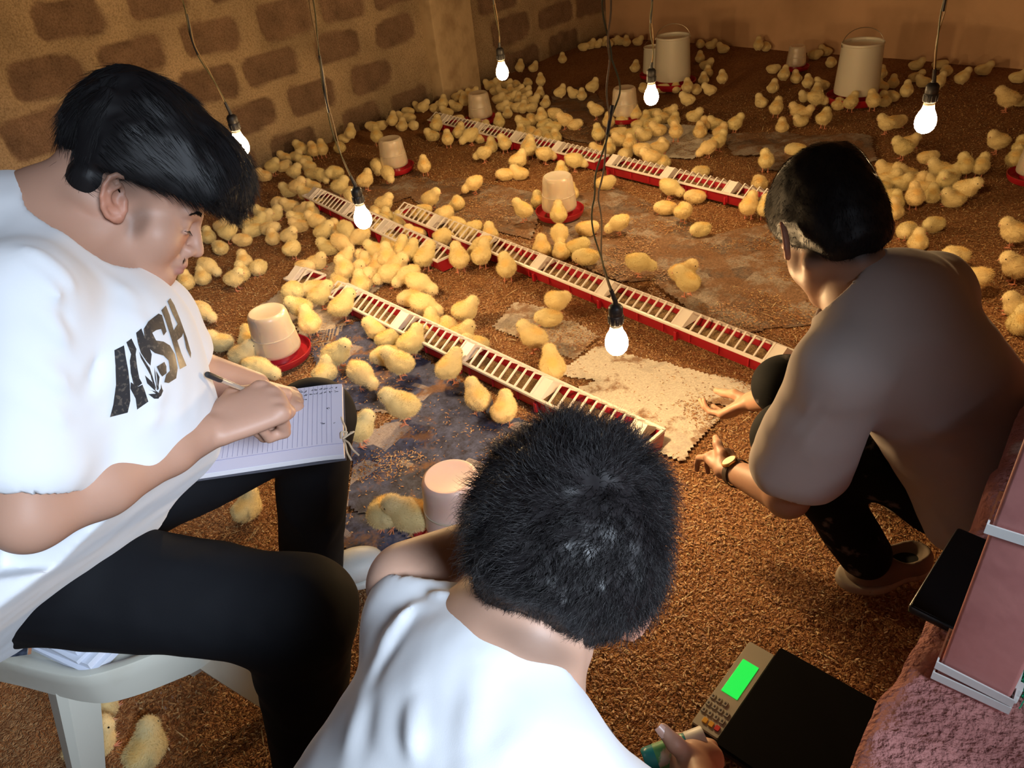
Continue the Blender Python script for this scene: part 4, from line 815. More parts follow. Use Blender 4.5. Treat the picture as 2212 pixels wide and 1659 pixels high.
def put_nails(nails, parent, z=1.0):
    for (p, d, n, r) in nails:
        y = np.cross(n, d); b = MB(); V = []; 
        for u in np.linspace(-1, 1, 5):
            for v in np.linspace(-1, 1, 5): V.append(p + d * u * r * .75 + y * v * r * .72 * (1 - .12 * max(u, 0)) - n * (v * v) * r * .28 + n * .0004)
        b.add(V, [(i * 5 + j, i * 5 + j + 1, i * 5 + j + 6, i * 5 + j + 5) for i in range(4) for j in range(4)]); keep_world(b.build('fingernail', M_nail), parent)
def person(name_pos, label):
    t = empty('person', name_pos, 0, label, 'person'); return t
def field_obj(name, f, h, m, parent, color=False, amp=.03):
    me = f.mesh(name, h, color=color, amp=amp)
    if color:
        bm = bmesh.new(); bm.from_mesh(me); ed = [e for e in bm.edges if e.is_boundary]
        if ed: bmesh.ops.holes_fill(bm, edges=ed, sides=24); [setattr(fc, 'smooth', True) for fc in bm.faces]; bm.to_mesh(me)
        bm.free()
    o = obj(name, me, m); keep_world(o, parent); return o
def hair_strands(Vs, Fs, keep, dirf, length, rad, n, curl=0, grav=(0, 0, -1), g=.35, seed=2, seg=5, jit=.25, normal_w=.3):
    r = np.random.default_rng(seed); cen = Vs[Fs].mean(1); nr = np.cross(Vs[Fs[:, 1]] - Vs[Fs[:, 0]], Vs[Fs[:, 2]] - Vs[Fs[:, 0]]); A = np.linalg.norm(nr, axis=1); nr /= A[:, None] + 1e-12
    A = A * keep(cen); i = r.choice(len(cen), n, p=A / A.sum()); k = r.random((n, 2)); q = Fs[i]
    P = Vs[q[:, 0]] * ((1 - k[:, :1]) * (1 - k[:, 1:])) + Vs[q[:, 1]] * (k[:, :1] * (1 - k[:, 1:])) + Vs[q[:, 2]] * (k[:, :1] * k[:, 1:]) + Vs[q[:, 3]] * ((1 - k[:, :1]) * k[:, 1:]); N_ = nr[i]
    D = dirf(P, N_); D = D - N_ * np.sum(D * N_, 1)[:, None]; D /= np.linalg.norm(D, axis=1)[:, None] + 1e-9; cl = np.stack([vnoise(P, 60, 5), vnoise(P, 60, 6), vnoise(P, 60, 8)], 1)
    D = D + N_ * normal_w + jit * cl + .5 * jit * r.normal(0, 1, D.shape); L = length(P) if callable(length) else length; L = L * r.uniform(.7, 1.2, n)
    return strands('h', P - N_ * .0015, D, L, rad, grav, curl, seg, g)
def merge(name, parts, m, mats=None):
    V = []; F = []; n = 0
    for v, f in parts: V.append(v); F.append(f + n); n += len(v)
    return mesh_np(name, np.concatenate(V), np.concatenate(F))

# ================================================================== person writing in the notebook
def build_writer():
    SK = (.45, .255, .18)
    pos = at_z(60, 1330, 0); T = person((pos[0], pos[1], 0), 'person in a white printed t-shirt sitting on the plastic chair, writing in a notebook')
    th = math.radians(20); o = at_d(258, 440, 1.03); r1, u1, d1_ = loc_axes(300, 460); flat = unit(d1_ + u1 * .10); x = math.cos(th) * r1 - math.sin(th) * u1; x = unit(x - d1_ * .04); y = unit(flat - x * (flat @ x)); zz = np.cross(x, y); 
    R = np.array([x, y, zz]).T; o = o + y * .068
    rs, ls = at_d(48, 645, .89), at_d(322, 682, 1.22); nb = at_d(112, 520, 1.075)
    f = Field(.02, SK); g = head(f, R, o, SK, 1.18, (1, 1), nb + V3(0, 0, 0), (.060, .072), lip=(.38, .17, .14), s=.965)
    hip = at_d(40, 1230, 1.22); chest = at_d(212, 800, 1.06); belly = at_d(215, 960, 1.13)
    fx = unit(np.cross(unit(ls - rs), [0, 0, 1])); fx = fx if fx @ RT > 0 else -fx; up = unit(nb - hip); RB = frame(fx, up) if abs(fx @ up) < .99 else np.eye(3)
    lat = unit(ls - rs); fwd = unit(np.cross(lat, up)); fwd = fwd if fwd @ RT > 0 else -fwd; RB = np.array([fwd, np.cross(up, fwd), up]).T
    f.cap(nb, rs + V3(0, 0, .0), .050, .046, .05); f.cap(nb, ls, .050, .046, .05); f.ecap(nb, hip, .10, .09, .8, fwd, .05); f.ell(belly, (.10, .13, .13), RB, .05)
    # right arm: shoulder, elbow, wrist, then the writing hand
    el = at_d(62, 1108, .91); wr = at_d(446, 934, 1.12)
    f.cap(rs, el, .054, .047, .02)
    for a, b, ra, rb in ((el, el * .65 + wr * .35, .044, .047), (el * .65 + wr * .35, el * .25 + wr * .75, .047, .035), (el * .25 + wr * .75, wr, .035, .0285)): f.ecap(a, b, ra, rb, .95, FW, .015)
    kn = at_d(556, 882, 1.165); hd = unit(kn - wr); back = unit(-FW * .72 + UP * .55 - RT * .05)
    nails = hand(f, wr + hd * .004, hd, back, 1, ((44, 62, 34), (66, 84, 56), (84, 95, 62), (88, 98, 62)), 3, size=1.26, tcurl=30,
                 thumb=(unit(hd * .72 + np.cross(back, hd) * .55 - back * .10), unit(hd * .95 - np.cross(back, hd) * .10 - back * .25)))
    # left arm, partly hidden
    el2 = at_d(395, 800, 1.29); wr2 = at_d(548, 838, 1.40)
    f.cap(ls, el2, .05, .045); f.ecap(el2, wr2, .044, .031, .95, FW, .015); h2 = unit(at_d(640, 868, 1.46) - wr2)
    nails2 = hand(f, wr2, h2, unit(-FW * .6 + UP * .8), 1, (18, 22, 25, 28), 4, size=1.05)
    # hairline shading of the shaved sides, brow
    f.tint(g(-.02, -.075, .035), np.array((.06, .03, .03)), np.array(SK) * .42, R); f.tint(g(-.06, 0, -.02), np.array((.03, .07, .03)), np.array(SK) * .5, R); f.tint(g(.030, -.068, -.012), np.array((.015, .02, .026)), np.array(SK) * .55, R)
    f.tint(g(.09, -.03, -.015), np.array((.02, .02, .012)), np.array(SK) * [1.08, .95, .92], R); f.tint(g(.103, 0, -.046), np.array((.008, .017, .0035)), np.array(SK) * .62, R)
    body = field_obj('body', f, H_BODY * .85, M_skin, T, True)
    put_nails(nails, body); 
    b = MB(); r_ = np.random.default_rng(6)
    for k in range(150):
        s_ = r_.choice((-1, 1)); yy = s_ * r_.uniform(.002, .024); p = g(.1095 - 8 * yy * yy, yy, -.0455 + r_.normal(0, .0022)); q = p + R @ V3(.0015, s_ * .0030, -.0035); b.tube([p, q], [.00016, .00008], 3, cap=False)
    keep_world(b.build('moustache', M_hair), body)
    # brows and eyes
    for s_ in (-1, 1):
        b = MB(); r_ = np.random.default_rng(5); 
        for k in range(260):
            t = r_.random(); yy = s_ * (.012 + .040 * t); xx = .1045 - .016 * t ** 1.6; z_ = .024 + .006 * math.sin(t * 3) + r_.normal(0, .0018) * (1 - .5 * t)
            p = g(xx, yy, z_ ); q = g(xx - .001, yy + s_ * .007, z_ + .0015 - .002 * t); b.tube([p, (p + q) / 2 + R[:, 0] * .0015, q], [.0005, .0004, .0001], 3, cap=False)
        keep_world(b.build('eyebrow', M_hair), body)
        a = np.linspace(-1, 1, 9); b = MB(); b.tube([g(.0982 - .0075 * q * q, s_ * (.032 + .0145 * q), -.0012 - .001 * q * q) for q in a], [.0003] + [.0011] * 7 + [.0003], 6)
        for q in np.linspace(-.9, .9, 16): b.tube([g(.0985 - .007 * q * q, s_ * (.032 + .0145 * q), -.001), g(.104 - .006 * q * q, s_ * (.032 + .017 * q), -.0055)], [.0003, .0001], 3, cap=False)
        keep_world(b.build('eyelashes', M_hair), body)
        b = MB(); b.lathe([(0, -.0118), (.006, -.0102), (.0102, -.006), (.0118, 0), (.0102, .006), (.006, .0102), (0, .0118)], 16, g(.0842, s_ * .032, -.0005), None); keep_world(b.build('eye', M_eye), body)
    # hair
    fh = Field(.03, (1, 1, 1)); e = lambda c, r, k=.03, op='u': fh.ell(g(*c), r, R, k, op)
    e((.002, 0, .058), (.104, .088, .094)); e((.050, 0, .092), (.094, .086, .074)); e((.092, 0, .076), (.064, .074, .056)); e((-.024, 0, .104), (.080, .080, .074)); e((-.010, 0, .146), (.062, .060, .040))
    fh.half(g(0, 0, .040), R @ unit(V3(.06, 0, -1)), .012); e((.068, 0, .0), (.064, .09, .046), .012, 's')
    fh.ell(g(-.045, 0, .012), (.050, .069, .052), R, .01); fh.half(g(-.078, 0, -.014), R @ unit(V3(-.1, 0, -1)), .012)
    for y_ in (-1, 1): fh.ell(g(-.004, y_ * .088, -.004), (.036, .03, .036), R, .012, 's')
    fh.disp.append(lambda P: .0035 * np.sin(40 * fbm(((P - o) @ R) * [6, 22, 6], 1.2, 2, 3) / 6) * 1.0 + .002 * vnoise(((P - o) @ R) * [1, 5, 1], 45, 7))
    Vh_, Fh_, _ = fh.mesh('hair', .0045 if DEV else .003, raw=True); crown = g(-.055, .0, .125)
    def flow(P, N_):
        q = (P - o) @ R; d = np.stack([.9 + 0 * q[:, 0], (q[:, 1]) * 7, -.25 - 2.5 * np.clip(q[:, 0] - .03, 0, 1) * 3 + 0 * q[:, 0]], 1); bk = q[:, 0] < -.05; d[bk] = np.stack([-.15 + 0 * q[bk, 0], q[bk, 1] * 4, -1 + 0 * q[bk, 0]], 1); return d @ R.T
    sv = hair_strands(Vh_, Fh_, lambda c: 1.0 + 0 * c[:, 0], flow, lambda P: np.where(((P - o) @ R)[:, 2] < .03, .018, .032), .00038, 3000 if DEV else 15000, 0, g=.25, jit=.16, normal_w=.10)
    ho = obj('hair', merge('hair', [(Vh_, Fh_), sv], None), M_hair); keep_world(ho, T)
    # shirt
    fs = Field(.05, (1, 1, 1)); sc = lambda a, b, ra, rb, fl, ax=fwd, k=.05, op='u': fs.ecap(a, b, ra, rb, fl, ax, k, op)
    fs.ell(chest, (.125, .18, .15), RB, .05); fs.cap(at_d(-60, 560, 1.03), at_d(10, 520, 1.04), .095, .088, .05); fs.ell(belly + fwd * .01, (.155, .205, .155), RB, .07); fs.ecap(nb - up * .07, hip, .145, .18, .85, fwd, .05); fs.cap(nb - up * .012, rs, .066, .060, .05); fs.cap(nb - up * .012, ls, .066, .060, .05)
    hemc = at_d(60, 1190, 1.16); fs.ell(hemc, (.21, .215, .15), RB, .05)
    se = rs + (el - rs) * .74; fs.cap(rs, se, .062, .070, .035); fs.half(se + unit(el - rs) * .055, unit(el - rs + RT * .3), .0) if False else None
    s2 = ls + (el2 - ls) * .62; fs.cap(ls, s2, .066, .07, .03)
    # neck opening, sleeve ends, hem
    nk = at_d(150, 470, .97); hdir = unit(g(0, 0, 0) - nb)
    cc1 = at_d(176, 498, 1.05); cdn = unit(at_d(255, 400, 1.03) - cc1); fs.cap(cc1 + cdn * .01, cc1 + cdn * .2, .084, .105, .006, 's')
    fs.cap(se + unit(el - rs) * .02, el + unit(el - rs) * .2, .054, .054, .008, 's') ; fs.cap(s2 + unit(el2 - ls) * .045, el2 + unit(el2 - ls) * .2, .056, .056, .004, 's')
    # cut sleeves: a torus-free cut by big sphere ends
    for c_, d_, rr in ((se + unit(el - rs) * .050, unit(el - rs + V3(0, 0, 0)), .13), (s2 + unit(el2 - ls) * .035, unit(el2 - ls), .10)): fs.box(c_ + d_ * .06, (.06, .10 if rr > .11 else .09, .10 if rr > .11 else .09), frame(d_, FW), .004, .004, 's')
    fs.half(at_d(140, 1245, 1.10), unit(np.cross(at_d(0, 1332, 1.05) - at_d(283, 1106, 1.13), FW)) * 1.0, .006) if True else None
    for (a, b, w_, am) in (((20, 500), (190, 640), .010, .009), ((10, 540), (200, 700), .009, .009), ((5, 580), (170, 720), .009, -.007), ((60, 470), (240, 620), .009, .007), ((260, 880), (330, 820), .01, .006), ((30, 1100), (260, 1000), .012, .008), ((210, 640), (195, 900), .010, -.009), ((60, 640), (195, 780), .012, .008), ((40, 760), (185, 860), .012, .007), ((10, 830), (180, 930), .011, .006), ((190, 890), (400, 850), .012, .006), ((180, 930), (380, 900), .010, .005), ((250, 600), (300, 700), .012, .005), ((340, 620), (330, 700), .012, -.004), ((30, 1180), (200, 1140), .014, .005), ((20, 1270), (180, 1180), .012, .005)):
        da = .86 if a[0] < 120 and a[1] < 900 else 1.0; fs.fold(at_d(*a, da - .02), at_d(*b, (da if b[0] > 195 else .88)), w_, am)
    fs.disp.append(lambda P: .0022 * vnoise(P, 13, 31) + .0012 * vnoise(P, 34, 32))
    sh = field_obj('t_shirt', fs, H_CLOTH, M_white_tee, T); SHM = sh.data
    # trousers
    ft = Field(.05, (1, 1, 1)); nh, nk_, na = at_d(-15, 1228, 1.30), at_d(645, 1322, 1.27), at_d(668, 1640, 1.52)
    fh_, fk, fa = at_d(90, 1150, 1.45), at_d(678, 905, 1.62), at_d(672, 1235, 1.86)
    ft.ecap(nh, nk_, .128, .094, .92, UP, .05); ft.cap(nk_, na, .092, .070, .04); ft.ecap(fh_, fk, .12, .083, .92, UP, .05); ft.cap(fk, fa, .083, .075, .04); ft.cap(nh, fh_, .122, .13, .06); ft.ell(hip + V3(0, .03, .03), (.14, .16, .12), RB, .05)
    ft.cap(fa + unit(fa - fk) * .04, fa + unit(fa - fk) * .3, .062, .06, .003, 's'); ft.box(fa + unit(fa - fk) * .125, (.075, .12, .12), frame(unit(fa - fk), FW), .004, .003, 's')
    for (a, b, d_, w_, am) in (((230, 1130), (420, 1060), 1.18, .014, .010), ((250, 1170), (440, 1090), 1.18, .012, .009), ((300, 1190), (460, 1130), 1.18, .012, -.006), ((420, 1060), (470, 1130), 1.25, .012, .010), ((560, 1060), (640, 1000), 1.50, .014, .008), ((640, 1000), (740, 1000), 1.53, .014, .008), ((610, 1060), (650, 1160), 1.68, .014, .006), ((100, 1300), (400, 1360), 1.19, .012, .006), ((600, 1400), (740, 1350), 1.2, .018, .008), ((600, 1440), (735, 1420), 1.25, .016, .008), ((740, 1080), (700, 1190), 1.72, .014, .008)): ft.fold(at_d(*a, d_), at_d(*b, d_), w_, am)
    ft.disp.append(lambda P: .003 * vnoise(P, 11, 41) + .0016 * vnoise(P, 30, 42))
    tr = field_obj('trousers', ft, H_CLOTH, M_trouser, T)
    return T, g, R, SHM, sh, body, dict(wr=wr, kn=kn, hd=hd, back=back)
M_eye = mat('eye_white', (.75, .70, .64), .2)
WR, WG, WRR, SHM, SHO, WBODY, WH = build_writer()
# shoe of the writer: white slip-on, black lining
def shoe(name, heel, toe, m_up, m_sole, m_in, parent, w=.048, L=None, holes=False):
    d = toe - heel; L = np.linalg.norm(d[:2]); ang = math.atan2(d[1], d[0]); x = unit(V3(d[0], d[1], 0)); y = V3(-x[1], x[0], 0); R = np.array([x, y, [0, 0, 1]]).T; p = lambda a, b, c: heel + x * a * L + y * b + V3(0, 0, c)
    fu = Field(.02); fu.ecap(p(.16, 0, .040), p(.80, .004, .032), .040, .038, .88, (0, 0, 1), .02); fu.ell(p(.62, .003, .048), (.30 * L, w * .92, .036), R, .03); fu.ell(p(.14, 0, .045), (.045, .036, .040), R, .02); fu.half(p(0, 0, .014), (0, 0, -1)); fu.half(p(.3, 0, .088), (-.25, 0, 1.) if False else tuple(R @ V3(-.18, 0, 1)), .01)
    fu.ell(p(.24, 0, .088), (.27 * L, .030, .055), R, .006, 's')
    u = field_obj('upper', fu, .004, m_up, parent)
    fs = Field(.02); fs.ecap(p(.10, 0, .008), p(.88, .003, .008), .040, .043, .9, y, .03); fs.ell(p(.68, .003, .010), (.30 * L, w, .05), R, .03); fs.half(p(0, 0, .024), (0, 0, 1), .004); fs.half(p(0, 0, .003), (0, 0, -1), .003)
    for k in range(9): 
        if holes:
            a = k / 9 * 6.283 + .3; q = p(.52 + .50 * math.cos(a), math.sin(a) * w * 1.05, .014); fs.ell(q, (.006, .006, .006), R, .002, 's')
    s = field_obj('sole', fs, .0035, m_sole, parent)
    b = MB(); b.lathe([(0, .0), (1, .0), (1, .012), (0, .012)], 28, (0, 0, 0), None, .20 * L, .026); ob = b.build('insole', m_in); keep_world(ob, parent); V = [p(.27, 0, .034) + R @ np.array(v.co) for v in ob.data.vertices]; ob.data.vertices.foreach_set('co', np.array(V, np.float32).ravel())
    return u
M_shoe = mat('white_rubber', (.66, .68, .66), .5, noise=(20, (.55, .56, .53), .5, .7), bump=(220, .3, .001)); M_lin = mat('black_lining', (.01, .01, .01), .8)
shoe('shoe', at_z(668, 1285, .0) + V3(0, 0, .008), at_z(842, 1232, 0) + V3(0, 0, .008), M_shoe, M_shoe, M_lin, WR, .05)

# printed lettering on the shirt: outlines traced on the fabric where it lies
def decal(name, polys, bvh, parent, m, off=.0012, step=7.0, holes=()):
    """polys in photo pixels; sampled on a fine grid, dropped onto the cloth surface along the line of sight"""
    b = MB(); faces = 0
    for poly in polys:
        A = np.array(poly, float); lo, hi = A.min(0), A.max(0); nx = max(int((hi[0] - lo[0]) / step), 2) + 1; ny = max(int((hi[1] - lo[1]) / step), 2) + 1
        # clip a triangulated grid with bmesh
        bm = bmesh.new(); vs = [bm.verts.new((x, y, 0)) for x, y in poly]; bm.faces.new(vs)
        for ax in (0, 1):
            k = lo[ax] + step
            while k < hi[ax]:
                co = [0, 0, 0]; co[ax] = k; no = [0, 0, 0]; no[ax] = 1
                bmesh.ops.bisect_plane(bm, geom=bm.verts[:] + bm.edges[:] + bm.faces[:], dist=1e-4, plane_co=co, plane_no=no); k += step
        bmesh.ops.triangulate(bm, faces=bm.faces[:]); bm.verts.ensure_lookup_table(); V = []; ok = []
        for v in bm.verts:
            h = raycast_px(bvh, v.co.x, v.co.y)
            if h[0] is None: V.append((0, 0, 0)); ok.append(False)
            else: n = np.array(h[1]); n = n if n @ FW < 0 else -n; V.append(np.array(h[0]) + n * off); ok.append(True)
        T = [[v.index for v in fc.verts] for fc in bm.faces if all(ok[v.index] for v in fc.verts)]; 
        V = np.array(V); T = [t for t in T if max(np.linalg.norm(V[t[0]] - V[t[1]]), np.linalg.norm(V[t[1]] - V[t[2]]), np.linalg.norm(V[t[0]] - V[t[2]])) < .05]
        T2 = []
        for t in T:
            n = np.cross(V[t[1]] - V[t[0]], V[t[2]] - V[t[0]]); T2.append(t if n @ FW < 0 else t[::-1])
        b.add(V, T=T2); bm.free()
    return keep_world(b.build(name, m, smooth=False), parent)
import bmesh
M_letter = mat('print_ink', (.028, .030, .034), .38, spec=.5, noise=(200, (.09, .08, .07), .55, .62))
def q7(x, y): return (200 + x / 3.686, 600 + y / 3.686)
LET = [[(170, 578), (246, 540), (262, 640), (280, 740), (292, 850), (296, 980), (275, 1072), (134, 1108), (160, 1010), (182, 850), (178, 700)],           # K stem
       [(265, 515), (305, 485), (345, 570), (338, 612), (352, 720), (368, 800), (390, 840), (352, 868), (330, 880), (300, 760), (292, 660), (302, 610)],  # K upper arm
       [(300, 830), (352, 868), (392, 850), (412, 900), (440, 985), (350, 1048), (338, 960), (296, 880)],                                                # K lower leg
       [(342, 440), (384, 405), (408, 470), (442, 540), (466, 610), (456, 700), (420, 660), (380, 600), (356, 520)],                                      # U
       [(402, 410), (440, 350), (520, 288), (548, 300), (584, 430), (560, 462), (540, 410), (500, 420), (470, 440), (500, 500), (560, 510), (610, 540), (650, 610), (672, 720), (660, 800), (600, 838), (565, 832), (580, 770), (610, 740), (600, 660), (560, 620), (490, 600), (440, 560), (410, 490)],  # S
       [(504, 708), (566, 670), (582, 706), (584, 760), (548, 786), (530, 760)],
       [(542, 262), (578, 224), (608, 300), (640, 420), (668, 500), (700, 600), (742, 700), (690, 728), (660, 610), (610, 450), (575, 340)],             # H left
       [(592, 190), (614, 166), (646, 220), (690, 330), (716, 440), (704, 470), (668, 500), (640, 420), (672, 370), (632, 290)],
       [(716, 440), (690, 330), (744, 480), (778, 600), (776, 640), (740, 560)],
       # leaf
       [(412, 776), (470, 830), (486, 866), (500, 900), (540, 930), (520, 962), (486, 962), (440, 926), (500, 922), (470, 900), (440, 890), (500, 906), (430, 840)],
       [(486, 712), (496, 760), (506, 850), (520, 890), (508, 896), (492, 800)], [(444, 700), (474, 790), (500, 880), (492, 886), (462, 800)], [(500, 740), (528, 790), (520, 860), (524, 886), (512, 880), (508, 800)],
       [(540, 846), (548, 880), (556, 900), (540, 940), (520, 955), (524, 905), (538, 880)], [(366, 590), (410, 660), (450, 720), (470, 780), (462, 786), (420, 710), (380, 640)]]
decal('shirt_print', [[q7(*p) for p in L_] for L_ in LET], bvh_of(SHM), SHO, M_letter)

# notebook and pen
M_page = mat('ruled_page', (.60, .58, .70), .7); M_rule = mat('rule_line', (.25, .24, .38), .7); M_pedge2 = mat('page_edges', (.66, .64, .68), .7); M_string = mat('cream_string', (.62, .52, .38), .8); M_cover2 = mat('notebook_back', (.08, .08, .10), .6)
NA, NB, NC = at_d(419, 1026, 1.30), at_d(742, 978, 1.335), at_d(728, 832, 1.50); nx = NB - NA; Ln = np.linalg.norm(nx); nx /= Ln; ny = NC - NB; ny = ny - nx * (ny @ nx); Wn = np.linalg.norm(ny); ny /= Wn; nz = unit(np.cross(nx, ny)); nz = nz if nz[2] > 0 else -nz
t = empty('notebook', NA, 0, 'open ruled notebook lying on the thigh under the writing hand', 'notebook'); nu_, nv_ = 40, 16
def npt(u, v, h=0.0): return NA + nx * u * Ln + ny * v * Wn + nz * (h + .012 * math.sin(min(max(v, 0), 1) * 2.2) * .5 - .010 * max(0, u - .8) ** 2 * 8)
b = MB(); V = [npt(i / nu_, j / nv_, 0) for i in range(nu_ + 1) for j in range(nv_ + 1)]; n1 = nv_ + 1; Q = [(i * n1 + j, (i + 1) * n1 + j, (i + 1) * n1 + j + 1, i * n1 + j + 1) for i in range(nu_) for j in range(nv_)]
V2 = [npt(i / nu_, j / nv_, -.0012) for i in range(nu_ + 1) for j in range(nv_ + 1)]; m = len(V); b.add(V + V2, Q + [tuple(m + q for q in reversed(f_)) for f_ in Q]); pg = keep_world(b.build('page', M_page), t)
b = MB(); V = []; rim = [(i / nu_, 0) for i in range(nu_)] + [(1, j / nv_) for j in range(nv_)] + [(1 - i / nu_, 1) for i in range(nu_)] + [(0, 1 - j / nv_) for j in range(nv_)]; nr = len(rim)
for k, (e_, h_) in enumerate(((.0, -.001), (.002, -.004), (-.001, -.006), (.003, -.009), (.0, -.011))): V += [npt(u + (u - .5) * e_ * 2, v + (v - .5) * e_ * 2, h_) for u, v in rim]
b.add(V, [(k * nr + i, (k + 1) * nr + i, (k + 1) * nr + (i + 1) % nr, k * nr + (i + 1) % nr) for k in range(4) for i in range(nr)]); keep_world(b.build('pages', M_pedge2), t)
b = MB(); V = [npt(u, v, -.0115) for u, v in ((-.01, -.01), (1.01, -.01), (1.01, 1.01), (-.01, 1.01))] + [npt(u, v, -.0135) for u, v in ((-.01, -.01), (1.01, -.01), (1.01, 1.01), (-.01, 1.01))]; b.add(V, [(0, 1, 2, 3), (7, 6, 5, 4), (0, 4, 5, 1), (1, 5, 6, 2), (2, 6, 7, 3), (3, 7, 4, 0)]); keep_world(b.build('back_cover', M_cover2), t)
b = MB()
def stroke(pts, w=.00035): b.tube([npt(*p, .0004) for p in pts], w, 3, cap=False)
for k in range(26): u = .07 + k * .034; stroke([(u, .15 + q * .84 / 5) for q in range(6)])
stroke([(q / 12, .13) for q in range(13)], .0005)
keep_world(b.build('ruling', M_rule), pg)
b = MB(); r_ = np.random.default_rng(8)
def scrib(u, v, s=.010, n=5):
    pts = [(u + r_.uniform(-s, s) / Ln, v + r_.uniform(-s, s) * .8 / Wn) for _ in range(n)]; b.tube(sag([npt(*p, .0006) for p in pts], 3), .00042, 3, cap=False)
for k in range(13): scrib(.50 + k * .038, .93, .0045); scrib(.50 + k * .038, .87, .004)
for k in range(8): scrib(.46 + k * .038, .80, .004)
scrib(.90, .62, .004, 7); scrib(.86, .42, .005, 7); scrib(.94, .40, .004, 6)
keep_world(b.build('handwriting', M_ink), pg)
b = MB(); sp = npt(1.0, .18, .001)
for k, path in enumerate((((0, .0, 0), (.006, .02, .004), (.0, .05, .003), (-.004, .07, .0)), ((0, 0, .001), (.012, .004, .006), (.020, .012, .004), (.013, .016, .0)), ((0, 0, 0), (.010, -.016, .003), (.016, -.030, -.002), (.026, -.040, -.010)), ((0, 0, 0), (.004, -.018, .002), (.006, -.034, -.004), (.012, -.048, -.012)), ((0, 0, .001), (.008, .01, .006), (-.002, .014, .005), (-.003, 0, .002)))):
    pts = sag([sp + nx * a_ + ny * b_ + nz * c_ for a_, b_, c_ in path], 6); b.tube(pts, .0017, 6)
keep_world(b.build('string', M_string), t)
M_pen = mat('clear_pen', (.55, .46, .38), .2, trans=.35); pa, pb = at_d(446, 808, 1.10), at_d(602, 872, 1.285); pd = unit(pb - pa); t = empty('pen', pa, 0, 'clear ballpoint pen with black end held in the writing hand', 'pen'); Rq = frame(pd, FW)[:, [1, 2, 0]]; PL = np.linalg.norm(pb - pa)
b = MB(); b.lathe([(0, .012), (.0041, .012), (.0041, PL - .02), (.0022, PL - .006), (.0006, PL), (0, PL)], 12, pa, Rq); keep_world(b.build('barrel', M_pen), t)
b = MB(); b.lathe([(0, 0), (.0035, 0), (.0046, .002), (.0048, .030), (.0044, .034), (0, .034)], 12, pa, Rq); keep_world(b.build('cap', M_black), t)

